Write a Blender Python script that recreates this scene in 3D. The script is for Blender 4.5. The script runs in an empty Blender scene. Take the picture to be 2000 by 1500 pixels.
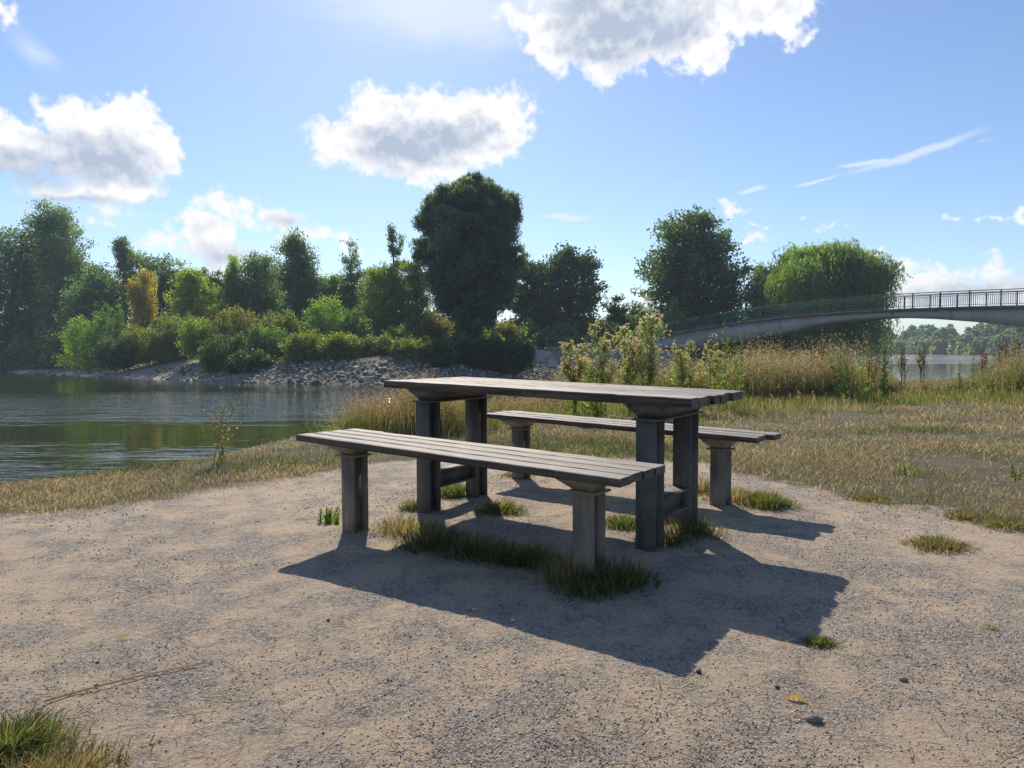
import bpy, math, random
import numpy as np
from mathutils import Matrix, Vector
R = math.radians
rs = np.random.RandomState(7)
S = bpy.context.scene
COL = S.collection
# ------------------------------------------------------------------ camera
CAM_H, FPX, PITCH, ROLL = 0.9197, 1303.3, 0.0455, 0.0031
cd = bpy.data.cameras.new("camera"); cam = bpy.data.objects.new("camera", cd); COL.objects.link(cam)
cd.sensor_width = 36; cd.lens = FPX / 2000 * 36; cd.clip_start = 0.05; cd.clip_end = 5000
cam.matrix_world = Matrix.Translation((0, 0, CAM_H)) @ (Matrix.Rotation(math.pi / 2 - PITCH, 4, 'X') @ Matrix.Rotation(-ROLL, 4, 'Z'))
S.camera = cam
# ------------------------------------------------------------------ sun and exposure
SX, SY = 0.2063, -1.1745                      # shadow offset per metre of height
SUN_EL = math.atan2(1, math.hypot(SX, SY)); SUN_AZ = math.atan2(-SX, -SY)   # azimuth from +Y towards +X
sd = bpy.data.lights.new("sun", 'SUN'); sd.energy = 5.0; sd.angle = R(0.6); sd.color = (1.0, 0.90, 0.76)
so = bpy.data.objects.new("sun", sd); COL.objects.link(so)
so.rotation_euler = Vector((-SX, -SY, 1)).to_track_quat('Z', 'Y').to_euler(); so.location = (0, 0, 50)
S.view_settings.view_transform = 'Standard'; S.view_settings.look = 'None'
S.view_settings.exposure = 0.14; S.view_settings.gamma = 1
S.cycles.use_denoising = True
S.cycles.max_bounces = 8; S.cycles.transparent_max_bounces = 8
S.cycles.diffuse_bounces = 4; S.cycles.volume_bounces = 1; S.cycles.transmission_bounces = 6
S.cycles.sample_clamp_indirect = 6
SKY_STRENGTH = 0.118

def raydir(px, py):
    u2 = (px - 1000) / FPX; v2 = (750 - py) / FPX
    cr, sr = math.cos(ROLL), math.sin(ROLL)
    u = u2 * cr + v2 * sr; v = -u2 * sr + v2 * cr
    c, s = math.cos(PITCH), math.sin(PITCH)
    return np.array([u, c + v * s, -s + v * c])
def W(px, py, Y):
    d = raydir(px, py); return np.array([0, 0, CAM_H]) + d * (Y / d[1])
def G0(px, py, z=0.0):
    d = raydir(px, py); return np.array([0, 0, CAM_H]) + d * ((z - CAM_H) / d[2])

# ------------------------------------------------------------------ node helper
class NT:
    def __init__(s, nt): s.t = nt
    def n(s, typ, ins=None, **kw):
        nd = s.t.nodes.new(typ)
        for k, v in kw.items(): setattr(nd, k, v)
        for k, v in (ins or {}).items():
            sock = nd.inputs[k]
            if isinstance(v, bpy.types.NodeSocket): s.t.links.new(v, sock)
            else: sock.default_value = v
        return nd
    def m(s, op, a, b=None, c=None, clamp=False):
        d = {0: a}
        if b is not None: d[1] = b
        if c is not None: d[2] = c
        return s.n('ShaderNodeMath', d, operation=op, use_clamp=clamp).outputs[0]
    def mix(s, f, a, b, blend='MIX'):
        nd = s.t.nodes.new('ShaderNodeMix'); nd.data_type = 'RGBA'; nd.blend_type = blend
        for k, v in ((0, f), (6, a), (7, b)):
            if isinstance(v, bpy.types.NodeSocket): s.t.links.new(v, nd.inputs[k])
            else: nd.inputs[k].default_value = v if k == 0 else (*v, 1)
        return nd.outputs[2]
    def ramp(s, f, a, b):
        nd = s.n('ShaderNodeMapRange', {0: f, 1: a, 2: b}); nd.interpolation_type = 'SMOOTHSTEP'; return nd.outputs[0]
    def noise(s, vec, scale, detail=5, rough=.55, out='Fac', dist=0):
        return s.n('ShaderNodeTexNoise', {'Vector': vec, 'Scale': scale, 'Detail': detail, 'Roughness': rough, 'Distortion': dist}).outputs[out]

# ------------------------------------------------------------------ world: Nishita sky and clouds by direction
world = bpy.data.worlds.new("World"); S.world = world; world.use_nodes = True
world.node_tree.nodes.clear(); N = NT(world.node_tree)
sky = N.n('ShaderNodeTexSky'); sky.sky_type = 'NISHITA'; sky.sun_disc = False
sky.sun_elevation = SUN_EL; sky.sun_rotation = SUN_AZ
sky.air_density = 1.0; sky.dust_density = 0.28; sky.ozone_density = 1.7; sky.altitude = 0
tc = N.n('ShaderNodeTexCoord').outputs['Generated']
sep = N.n('ShaderNodeSeparateXYZ', {0: tc})
az = N.m('ARCTAN2', sep.outputs[0], sep.outputs[1]); el = N.m('ARCSINE', sep.outputs[2])
uv = N.n('ShaderNodeCombineXYZ', {0: az, 1: el, 2: 0.0}).outputs[0]
def ae(px, py):
    d = raydir(px, py); d = d / np.linalg.norm(d); return math.atan2(d[0], d[1]), math.asin(d[2])
def warp(scale, amp, detail):
    nz = N.noise(uv, scale, detail, .6, 'Color')
    v = N.n('ShaderNodeVectorMath', {0: nz, 1: (.5, .5, .5)}, operation='SUBTRACT').outputs[0]
    v = N.n('ShaderNodeVectorMath', {0: v, 'Scale': amp}, operation='SCALE').outputs[0]
    return v
wv = N.n('ShaderNodeVectorMath', {0: warp(10, .085, 3), 1: warp(40, .05, 9)}, operation='ADD').outputs[0]
wuv = N.n('ShaderNodeVectorMath', {0: uv, 1: wv}, operation='ADD').outputs[0]
def field(blobs, vec):
    acc = None
    for (px, py, rx, ry, rot, *st) in blobs:
        a, e = ae(px, py); a2, _ = ae(px + rx, py); _, e2 = ae(px, py - ry)
        mp = N.n('ShaderNodeMapping', {0: vec, 1: (a, e, 0), 2: (0, 0, R(rot)), 3: (abs(a2 - a), abs(e2 - e), 1)}, vector_type='TEXTURE').outputs[0]
        ln = N.n('ShaderNodeVectorMath', {0: mp}, operation='LENGTH').outputs[1]
        k = (st[0] if st else min(rx, ry) / 80.0)
        f = N.m('MULTIPLY', N.m('SUBTRACT', 1.0, ln), k)
        acc = f if acc is None else N.m('SMOOTH_MAX', acc, f, .06)
    return acc
CUM = [(250,232,72,72,0),(165,232,85,55,0),(300,285,58,62,0),(150,300,150,60,0),(40,290,110,65,0),(12,245,55,32,0),(215,345,85,55,0),
       (150,382,130,26,0),(-80,290,120,90,0),
       (770,235,105,72,0),(860,235,125,72,0),(960,240,78,60,0),(700,272,95,52,0),(820,300,140,60,0),(632,292,32,14,0),(1008,238,34,50,0),(925,285,95,40,12),
       (1085,70,75,90,0),(1040,45,60,40,0),(1240,30,190,100,0),(1200,95,90,60,0),(1400,10,110,85,0),(1370,75,80,50,0),(1500,15,110,55,12),(1545,50,45,42,0),(1250,-60,330,70,0),
       (440,400,52,24,0),(545,418,60,28,0),(398,460,60,50,0),(365,420,28,20,0),(620,462,62,22,-12),(685,482,34,22,-20),(322,474,50,22,10),(430,500,60,30,0),(480,425,60,14,0),
       (1437,419,28,14,0,.22),(1484,453,16,6,0,.15),(1465,484,22,9,0,.15),(1988,412,26,20,0,.3),(1920,417,22,6,0,.12),(1862,430,16,5,0,.1),(1240,580,30,18,0,.2),(1580,428,9,4,0,.1),(1632,426,10,6,0,.1),
       (10,18,24,22,0,.25),(1690,502,30,13,0,.2),(1940,520,62,22,0),(1850,532,50,20,0),(1768,530,55,20,0),(1830,572,210,36,0,.9),(2060,560,140,45,0,.9)]
F = field(CUM, wuv)
nf = N.noise(uv, 60, 7, .6)
Fn = N.m('ADD', F, N.m('MULTIPLY', N.m('SUBTRACT', nf, .5), .65))
alpha = N.ramp(Fn, -0.09, 0.22)
nc = N.noise(uv, 16, 5, .55)
CORE = [(190,315,150,62,0,1),(150,392,130,16,0,.6),(60,330,120,50,0,1),(830,275,165,62,8,1),(1190,40,140,120,0,1.2),(1320,60,90,60,20,.9),(430,500,90,40,0,.45),(560,432,50,18,0,.4),(1280,-60,260,70,0,1),(1900,560,220,26,0,.5)]
FC = field(CORE, N.n('ShaderNodeVectorMath', {0: uv, 1: warp(12, .05, 5)}, operation='ADD').outputs[0])
core = N.m('MULTIPLY', N.ramp(N.m('ADD', FC, N.m('MULTIPLY', N.m('SUBTRACT', nc, .5), .3)), -.15, .62), .9)
WISP = [(1790,302,175,12,11,1.6),(1690,322,70,7,3,2),(1470,373,36,8,6,1.5),(1592,356,60,5,9,1.5),(1105,420,60,10,-4,1.5),(1318,362,30,4,8,.5),(1930,276,30,6,0,.6),
        (70,95,90,45,-30,.8),(880,20,360,110,0,1.3),(980,60,120,60,0,.6),(1860,580,330,40,0,1),(520,490,260,40,0,.6),(150,420,220,40,0,.5)]
Fw = field(WISP, N.n('ShaderNodeVectorMath', {0: uv, 1: warp(14, .03, 6)}, operation='ADD').outputs[0])
wn = N.n('ShaderNodeTexNoise', {'Vector': N.n('ShaderNodeMapping', {0: uv, 3: (1, 4, 1), 2: (0, 0, R(-12))}).outputs[0], 'Scale': 14.0, 'Detail': 7.0, 'Roughness': .6}).outputs[0]
wisp = N.m('MULTIPLY', N.ramp(N.m('ADD', Fw, N.m('MULTIPLY', N.m('SUBTRACT', wn, .5), .8)), 0, 1.1), .55)
skyc = N.mix(1.0, sky.outputs[0], (0.90, .97, 1.08), 'MULTIPLY')
CW = 1 / SKY_STRENGTH
c1 = N.mix(wisp, skyc, tuple(CW * x for x in (.86, .90, .96)))
up_ = N.n('ShaderNodeVectorMath', {0: uv, 1: (.003, .013, 0)}, operation='ADD').outputs[0]
def bil(v): return N.m('ADD', N.noise(v, 20, 8, .55), N.m('MULTIPLY', N.noise(v, 48, 6, .55), .35))
rel = N.m('MULTIPLY', N.m('SUBTRACT', bil(up_), bil(uv)), 2.4)
core = N.m('ADD', core, N.m('MULTIPLY', rel, N.ramp(F, .05, .45)), clamp=True)
cc = N.mix(core, tuple(CW * x for x in (.95, .95, .97)), tuple(CW * x for x in (.45, .525, .66)))
c2 = N.mix(alpha, c1, cc)
bg = N.n('ShaderNodeBackground', {0: c2, 1: SKY_STRENGTH})
N.n('ShaderNodeOutputWorld', {0: bg.outputs[0]})
world.cycles.sampling_method = 'MANUAL'; world.cycles.sample_map_resolution = 512

# ------------------------------------------------------------------ tags and mesh building
def tag(o, label=None, cat=None, group=None, kind=None):
    if label: o['label'] = label
    if cat: o['category'] = cat
    if group: o['group'] = group
    if kind: o['kind'] = kind
    return o
def empty(name, loc=(0, 0, 0), **kw):
    o = bpy.data.objects.new(name, None); COL.objects.link(o); o.location = loc; return tag(o, **kw)
def mesh_obj(name, V, Fs, mat=None, parent=None, cols=None, smooth=False, loc=None, **kw):
    """V (n,3); Fs list of int arrays (k,3|4|..); cols list of (k,3) arrays matching Fs; world coordinates (parent's offset removed)"""
    V = np.asarray(V, float).reshape(-1, 3)
    if not isinstance(Fs, list): Fs = [Fs]
    if cols is not None and not isinstance(cols, list): cols = [cols]
    if parent is not None: V = V - np.array(parent_off(parent))
    elif loc is not None: V = V - np.array(loc)
    me = bpy.data.meshes.new(name); me.vertices.add(len(V)); me.vertices.foreach_set('co', V.astype(np.float32).ravel())
    li = np.concatenate([np.asarray(f).ravel() for f in Fs]).astype(np.int32)
    lt = np.concatenate([np.full(len(f), np.asarray(f).shape[1]) for f in Fs]).astype(np.int32)
    ls = np.concatenate([[0], np.cumsum(lt)[:-1]]).astype(np.int32)
    me.loops.add(len(li)); me.loops.foreach_set('vertex_index', li)
    me.polygons.add(len(lt)); me.polygons.foreach_set('loop_start', ls); me.polygons.foreach_set('loop_total', lt)
    if smooth: me.polygons.foreach_set('use_smooth', np.ones(len(lt), bool))
    me.update(calc_edges=True)
    if cols is not None:
        c = np.concatenate(cols); a = me.attributes.new('Col', 'FLOAT_COLOR', 'FACE')
        a.data.foreach_set('color', np.concatenate([c, np.ones((len(c), 1))], 1).astype(np.float32).ravel())
    if mat: me.materials.append(mat)
    o = bpy.data.objects.new(name, me); COL.objects.link(o)
    if parent is not None: o.parent = parent
    elif loc is not None: o.location = loc
    return tag(o, **kw)
def parent_off(p):
    v = Vector((0, 0, 0))
    while p is not None: v += p.location; p = p.parent
    return v
class MB:
    def __init__(s): s.V = []; s.F = []; s.C = []; s.n = 0
    def add(s, V, F, C=None):
        V = np.asarray(V, float).reshape(-1, 3); F = np.asarray(F, int)
        s.V.append(V); s.F.append(F + s.n); s.n += len(V)
        if C is not None: s.C.append(np.broadcast_to(np.asarray(C, float), (len(F), 3)) if np.asarray(C).ndim == 1 else C)
    def frame_box(s, o, U, Vv, Z, u0, u1, v0, v1, z0, z1, C=None):
        P = [o + U * a + Vv * b + Z * c for c in (z0, z1) for b in (v0, v1) for a in (u0, u1)]
        s.add(P, [[0, 2, 3, 1], [4, 5, 7, 6], [0, 1, 5, 4], [1, 3, 7, 5], [3, 2, 6, 7], [2, 0, 4, 6]], C)
    def tube(s, P, r, k=6, C=None, cap=True):
        P = np.asarray(P, float); n = len(P); r = np.broadcast_to(np.asarray(r, float), n)
        T = np.gradient(P, axis=0); T /= np.linalg.norm(T, axis=1)[:, None] + 1e-9
        ref = np.array([0, 0, 1.0]) if abs(T[0][2]) < .8 else np.array([1.0, 0, 0])
        A = np.cross(T, ref); A /= np.linalg.norm(A, axis=1)[:, None] + 1e-9; B = np.cross(T, A)
        th = np.arange(k) * 2 * math.pi / k
        V = (P[:, None] + r[:, None, None] * (np.cos(th)[None, :, None] * A[:, None] + np.sin(th)[None, :, None] * B[:, None])).reshape(-1, 3)
        i = np.arange(n - 1)[:, None] * k; j = np.arange(k)[None]; j2 = (j + 1) % k
        F = np.stack([i + j, i + j2, i + k + j2, i + k + j], -1).reshape(-1, 4)
        s.add(V, F, C)
        if cap and k == 4: s.add(V[-k:], [[0, 1, 2, 3]], C); s.add(V[:k], [[3, 2, 1, 0]], C)
    def build(s, name, mat, parent=None, smooth=False, **kw):
        by = {}
        for i, f in enumerate(s.F): by.setdefault(f.shape[1], []).append(i)
        Fs = [np.concatenate([s.F[i] for i in ix]) for ix in by.values()]
        Cs = [np.concatenate([s.C[i] for i in ix]) for ix in by.values()] if s.C else None
        return mesh_obj(name, np.concatenate(s.V), Fs, mat, parent, Cs, smooth, **kw)

# ------------------------------------------------------------------ materials
def new_mat(name):
    m = bpy.data.materials.new(name); m.use_nodes = True; m.node_tree.nodes.clear()
    return m, NT(m.node_tree)
def out(N, sh): N.n('ShaderNodeOutputMaterial', {0: sh})
def leaf_mat(name, trans=.5, gloss=.04, tint=(1.25, 1.2, .6), gain=(1, 1, 1)):
    m, N = new_mat(name); c = N.mix(1.0, N.n('ShaderNodeAttribute', attribute_name='Col').outputs[0], gain, 'MULTIPLY')
    d = N.n('ShaderNodeBsdfDiffuse', {0: c}).outputs[0]
    t = N.n('ShaderNodeBsdfTranslucent', {0: N.mix(1.0, c, tint, 'MULTIPLY')}).outputs[0]
    a = N.n('ShaderNodeMixShader', {0: trans, 1: d, 2: t}).outputs[0]
    g = N.n('ShaderNodeBsdfGlossy', {0: (.8, .85, .9, 1), 1: .45}).outputs[0]
    out(N, N.n('ShaderNodeMixShader', {0: gloss, 1: a, 2: g}).outputs[0]); return m
M_LEAF = leaf_mat('leaf', .6, .06, (1.85, 2.05, .9), (1.65, 1.7, 1.4)); M_GRASS = leaf_mat('grass_blade', .5, .02, (1.5, 1.5, .9)); M_HERB = leaf_mat('herb', .6, .03, (1.9, 2.0, .9), (1.25, 1.25, 1.1)); M_DARKLEAF = leaf_mat('shade_leaf', .25, .05)
def wood_mat():
    m, N = new_mat('weathered_wood'); g = N.n('ShaderNodeTexCoord').outputs['Object']
    at = N.n('ShaderNodeAttribute', attribute_name='Col').outputs
    st = N.n('ShaderNodeMapping', {0: g, 3: (2.2, 42, 42)}).outputs[0]
    st2 = N.n('ShaderNodeVectorMath', {0: st, 1: at[1]}, operation='ADD').outputs[0]
    a = N.noise(st2, 1.0, 6, .65); b = N.noise(g, 5, 4); c = N.noise(g, 60, 3)
    col = N.mix(N.ramp(a, .36, .64), (.085, .068, .056), (.43, .38, .335))
    col = N.mix(N.ramp(b, .42, .62), col, N.mix(.5, col, (.22, .20, .18)))
    sp = N.ramp(N.noise(g, 16, 5, .65), .60, .68)
    col = N.mix(N.m('MULTIPLY', sp, .7), col, (.40, .41, .38))
    ck = N.noise(N.n('ShaderNodeMapping', {0: g, 3: (1.6, 130, 130)}).outputs[0], 1, 3, .5)
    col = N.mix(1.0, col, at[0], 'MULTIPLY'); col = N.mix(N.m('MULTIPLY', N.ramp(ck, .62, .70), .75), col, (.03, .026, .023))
    h = N.m('ADD', N.m('MULTIPLY', a, 1.0), N.m('MULTIPLY', c, .3))
    bp = N.n('ShaderNodeBump', {'Height': h, 'Strength': .7, 'Distance': .006}).outputs[0]
    out(N, N.n('ShaderNodeBsdfPrincipled', {'Base Color': col, 'Roughness': N.m('ADD', N.m('MULTIPLY', a, .3), .5), 'Normal': bp, 'Specular IOR Level': .4}).outputs[0]); return m
M_WOOD = wood_mat()
def metal_mat(name, c0, c1, rough=.5, metal=.6):
    m, N = new_mat(name); g = N.n('ShaderNodeTexCoord').outputs['Object']
    a = N.noise(g, 6, 6, .6); b = N.noise(g, 70, 3, .6)
    v = N.noise(N.n('ShaderNodeMapping', {0: g, 3: (30, 30, 2.5)}).outputs[0], 1, 4)
    col = N.mix(N.ramp(N.m('ADD', N.m('MULTIPLY', a, .6), N.m('MULTIPLY', v, .4)), .35, .65), c0, c1)
    col = N.mix(N.ramp(b, .62, .75), col, tuple(x * .5 for x in c0))
    bp = N.n('ShaderNodeBump', {'Height': b, 'Strength': .15, 'Distance': .002}).outputs[0]
    out(N, N.n('ShaderNodeBsdfPrincipled', {'Base Color': col, 'Metallic': metal, 'Roughness': N.m('ADD', N.m('MULTIPLY', a, .3), rough - .1), 'Normal': bp}).outputs[0]); return m
M_STEEL = metal_mat('weathered_steel', (.06, .055, .047), (.13, .12, .10), .6, .1)
M_STEEL_WARM = metal_mat('brown_weathered_steel', (.135, .112, .085), (.25, .215, .17), .65, .05)
M_RAIL = metal_mat('green_rail_paint', (.022, .11, .055), (.035, .15, .08), .75, .0)
M_PALE_RAIL = metal_mat('pale_green_rail_paint', (.16, .28, .22), (.24, .36, .29), .5, .1)
def concrete_mat():
    m, N = new_mat('weathered_concrete'); g = N.n('ShaderNodeTexCoord').outputs['Object']
    a = N.noise(g, .35, 6, .6); v = N.noise(N.n('ShaderNodeMapping', {0: g, 3: (1.4, 1.4, .15)}).outputs[0], 1, 5); b = N.noise(g, 9, 4)
    col = N.mix(N.ramp(a, .3, .7), (.34, .325, .31), (.50, .475, .45))
    col = N.mix(N.ramp(v, .55, .75), col, (.13, .125, .12)); col = N.mix(N.m('MULTIPLY', b, .25), col, (.2, .19, .18))
    bp = N.n('ShaderNodeBump', {'Height': b, 'Strength': .3, 'Distance': .02}).outputs[0]
    out(N, N.n('ShaderNodeBsdfPrincipled', {'Base Color': col, 'Roughness': .85, 'Normal': bp}).outputs[0]); return m
M_CONC = concrete_mat()
def flat_mat(name, c0, c1, scale=20, rough=.8):
    m, N = new_mat(name); g = N.n('ShaderNodeTexCoord').outputs['Object']
    a = N.noise(g, scale, 5, .6); bp = N.n('ShaderNodeBump', {'Height': a, 'Strength': .5, 'Distance': .02}).outputs[0]
    out(N, N.n('ShaderNodeBsdfPrincipled', {'Base Color': N.mix(N.ramp(a, .3, .7), c0, c1), 'Roughness': rough, 'Normal': bp}).outputs[0]); return m
M_BARK = flat_mat('bark', (.045, .038, .03), (.12, .10, .085), 6)
M_GRAFFITI = flat_mat('blue_spray_paint', (.05, .22, .42), (.15, .42, .62), 4)
M_RED = flat_mat('faded_red_spray_paint', (.36, .16, .15), (.42, .30, .28), 3)
def attr_mat(name, rough=.8, bump=60):
    m, N = new_mat(name); g = N.n('ShaderNodeTexCoord').outputs['Object']; c = N.n('ShaderNodeAttribute', attribute_name='Col').outputs[0]
    a = N.noise(g, bump, 4, .6); col = N.mix(N.m('MULTIPLY', a, .6), c, (.08, .075, .07))
    bp = N.n('ShaderNodeBump', {'Height': a, 'Strength': .4, 'Distance': .01}).outputs[0]
    out(N, N.n('ShaderNodeBsdfPrincipled', {'Base Color': col, 'Roughness': rough, 'Normal': bp}).outputs[0]); return m
M_STONE = attr_mat('stone'); M_STONE_BIG = attr_mat('bank_stone', .85, 6)

def ground_mat():
    m, N = new_mat('ground'); g = N.n('ShaderNodeTexCoord').outputs['Object']
    at = N.n('ShaderNodeAttribute', attribute_name='zone').outputs[0]
    z = N.n('ShaderNodeSeparateColor', {0: at})
    gr, sa = z.outputs[0], z.outputs[1]
    big = N.noise(g, 1.1, 5, .6); mid = N.noise(g, 4.5, 8, .72, dist=.2); fin = N.noise(g, 60, 4, .7)
    vor = N.n('ShaderNodeTexVoronoi', {'Vector': g, 'Scale': 170.0}); vor2 = N.n('ShaderNodeTexVoronoi', {'Vector': g, 'Scale': 380.0})
    cs = N.n('ShaderNodeSeparateColor', {0: vor.outputs['Color']}).outputs[0]; cs2 = N.n('ShaderNodeSeparateColor', {0: vor2.outputs['Color']}).outputs[0]
    sand = N.mix(N.ramp(fin, .3, .7), (.46, .35, .245), (.63, .49, .35))
    grv = N.mix(N.ramp(cs, .1, .95), (.15, .135, .12), (.58, .52, .455)); grv = N.mix(N.m('MULTIPLY', N.ramp(cs2, .5, 1), .6), grv, (.10, .095, .10))
    cov = N.ramp(N.m('ADD', N.m('MULTIPLY', mid, .7), N.m('MULTIPLY', big, .3)), .38, .60)
    cov = N.m('MULTIPLY', cov, N.ramp(N.m('ADD', cs, N.m('MULTIPLY', cov, .8)), .25, .7))
    col = N.mix(N.m('MULTIPLY', cov, .85), sand, grv)
    col = N.mix(N.ramp(N.noise(g, 2.3, 4), .6, .78), col, N.mix(.5, col, (.36, .26, .19)))
    dry = N.mix(N.ramp(N.noise(g, 30, 5, .7), .3, .7), (.11, .085, .055), (.21, .165, .105))
    dry = N.mix(N.ramp(N.noise(g, 1.6, 4, .6), .45, .62), dry, (.09, .095, .045))
    ge = N.ramp(N.m('ADD', gr, N.m('MULTIPLY', N.m('SUBTRACT', N.noise(g, 6, 6, .7), .5), 1.1)), .35, .65)
    col = N.mix(ge, col, dry)
    col = N.mix(sa, col, N.mix(N.ramp(N.noise(g, .8, 5), .35, .65), (.10, .085, .06), (.17, .145, .11)))
    col = N.mix(z.outputs[2], col, (.40, .33, .26))
    grit = N.noise(g, 34, 8, .78); grit2 = N.noise(g, 90, 5, .75)
    gm = N.m('SUBTRACT', 1.0, N.m('MULTIPLY', ge, .6))
    col = N.mix(N.m('MULTIPLY', N.m('MULTIPLY', N.ramp(grit, .52, .66), N.m('ADD', .10, N.m('MULTIPLY', cov, .75))), gm), col, (.075, .068, .062))
    col = N.mix(N.m('MULTIPLY', N.ramp(grit2, .60, .70), .45), col, (.62, .56, .49))
    h = N.m('ADD', N.m('MULTIPLY', N.m('SUBTRACT', 1.0, vor.outputs[0]), N.m('ADD', N.m('MULTIPLY', cov, .8), .15)), N.m('ADD', N.m('MULTIPLY', grit, 3.0), N.m('ADD', N.m('MULTIPLY', grit2, 1.1), N.m('MULTIPLY', mid, 1.5))))
    bp = N.n('ShaderNodeBump', {'Height': h, 'Strength': 1.0, 'Distance': .0062}).outputs[0]
    out(N, N.n('ShaderNodeBsdfPrincipled', {'Base Color': col, 'Roughness': .9, 'Normal': bp, 'Specular IOR Level': .25}).outputs[0]); return m
def water_mat():
    m, N = new_mat('water'); g = N.n('ShaderNodeTexCoord').outputs['Object']
    Y = N.n('ShaderNodeSeparateXYZ', {0: g}).outputs[1]
    wb = N.noise(N.n('ShaderNodeMapping', {0: g, 3: (.05, .16, 1)}).outputs[0], 1, 5, .6, dist=.5)
    ws = N.noise(N.n('ShaderNodeMapping', {0: g, 3: (.25, 1.2, 1)}).outputs[0], 1, 4, .6)
    Yn = N.m('ADD', Y, N.m('ADD', N.m('MULTIPLY', N.m('SUBTRACT', wb, .5), 9.0), N.m('MULTIPLY', N.m('SUBTRACT', ws, .5), 8.0)))
    band = N.m('MULTIPLY', N.ramp(Yn, 21.5, 28.0), N.ramp(Yn, 40.0, 31.0))
    nearb = N.ramp(Yn, 17.0, 9.0)
    band = N.m('ADD', band, N.m('MULTIPLY', nearb, .75)); band = N.m('ADD', band, N.m('MULTIPLY', N.ramp(Y, 120, 160), 1.6))
    w0 = N.noise(N.n('ShaderNodeMapping', {0: g, 3: (.42, 1.3, 1), 2: (0, 0, R(6))}).outputs[0], 1, 3, .55, dist=.4)
    w1 = N.noise(N.n('ShaderNodeMapping', {0: g, 3: (1.1, 3.4, 1), 2: (0, 0, R(12))}).outputs[0], 1, 3, .55, dist=.5)
    w2 = N.noise(N.n('ShaderNodeMapping', {0: g, 3: (3.5, 9, 1), 2: (0, 0, R(-8))}).outputs[0], 1, 3, .5)
    h = N.m('ADD', N.m('MULTIPLY', w0, 1.3), N.m('ADD', N.m('MULTIPLY', w1, .7), N.m('MULTIPLY', w2, .14)))
    am = N.m('ADD', .10, N.m('MULTIPLY', band, 1.25))
    bp = N.n('ShaderNodeBump', {'Height': N.m('MULTIPLY', h, am), 'Strength': 1.0, 'Distance': .075}).outputs[0]
    out(N, N.n('ShaderNodeBsdfPrincipled', {'Base Color': (.036, .044, .012, 1), 'Roughness': .04, 'IOR': 1.33, 'Normal': bp}).outputs[0]); return m

# ------------------------------------------------------------------ terrain
ZW = CAM_H - 2.2
def sdf_poly(poly, x, y):
    """signed distance, positive inside"""
    p = np.asarray(poly, float); x = np.asarray(x, float); y = np.asarray(y, float)
    d = np.full(x.shape, 1e9); ins = np.zeros(x.shape, bool)
    for i in range(len(p)):
        a = p[i]; b = p[(i + 1) % len(p)]; e = b - a
        t = np.clip(((x - a[0]) * e[0] + (y - a[1]) * e[1]) / (e @ e), 0, 1)
        d = np.minimum(d, np.hypot(x - a[0] - t * e[0], y - a[1] - t * e[1]))
        c = (a[1] > y) != (b[1] > y)
        with np.errstate(divide='ignore', invalid='ignore'):
            xx = (b[0] - a[0]) * (y - a[1]) / (b[1] - a[1]) + a[0]
        ins ^= c & (x < xx)
    return np.where(ins, d, -d)
def vnoise(x, y, s, seed=0):
    x = np.asarray(x) * s; y = np.asarray(y) * s
    xi = np.floor(x).astype(np.int64); yi = np.floor(y).astype(np.int64); fx = x - xi; fy = y - yi
    fx = fx * fx * (3 - 2 * fx); fy = fy * fy * (3 - 2 * fy)
    def h(i, j):
        n = (i * 374761393 + j * 668265263 + seed * 974711) & 0x7fffffff
        n = ((n ^ (n >> 13)) * 1274126177) & 0x7fffffff
        return ((n ^ (n >> 16)) & 0xffff) / 65535.0
    return (h(xi, yi) * (1 - fx) + h(xi + 1, yi) * fx) * (1 - fy) + (h(xi, yi + 1) * (1 - fx) + h(xi + 1, yi + 1) * fx) * fy
def fbm(x, y, s, o=4, seed=0):
    v = 0; a = .5
    for k in range(o): v = v + a * vnoise(x, y, s * 2 ** k, seed + k); a *= .5
    return v / (1 - .5 ** o)
NEAR = [(-60, -6)] + [tuple(G0(px, py, -.12)[:2]) for px, py in [(-900, 1020), (-300, 975), (0, 946), (200, 923), (400, 893), (500, 870), (600, 850), (680, 833)]] + [(-1.75, 8.4), (-.6, 9.8), (1.2, 12.2), (3.2, 15.5), (7, 20), (14, 22), (24, 21.5), (32, 30), (40, 44), (60, 50), (60, -30), (-60, -30)]
PEN = [(-170, 125), (-106*.75, 104), (-62, 82), (-47, 71), (-34, 61.5), (-24.5, 54.5), (-17, 50), (-10, 48), (-4, 52), (2.3, 61), (8, 68), (14, 70), (22, 64), (28, 60), (31, 63), (33, 71), (30, 90), (10, 106), (-60, 150), (-170, 190)]
FARL = [(75, 420), (150, 300), (135, 225), (190, 160), (320, 120), (700, 150), (790, 700), (0, 790), (-200, 700), (-60, 520)]
GRAVEL = [(-30, -10), (-30, 2.2), (-4.6, 3.62)] + [tuple(G0(px, py)[:2]) for px, py in [(0, 988), (150, 975), (300, 955), (450, 930), (600, 915), (700, 898), (830, 890), (960, 885), (1130, 888), (1260, 898), (1400, 905), (1440, 925), (1600, 955), (1700, 985), (1850, 990), (1900, 1010), (2000, 1035), (2250, 1110)]] + [(6, 1.2), (6, -10)]
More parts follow.
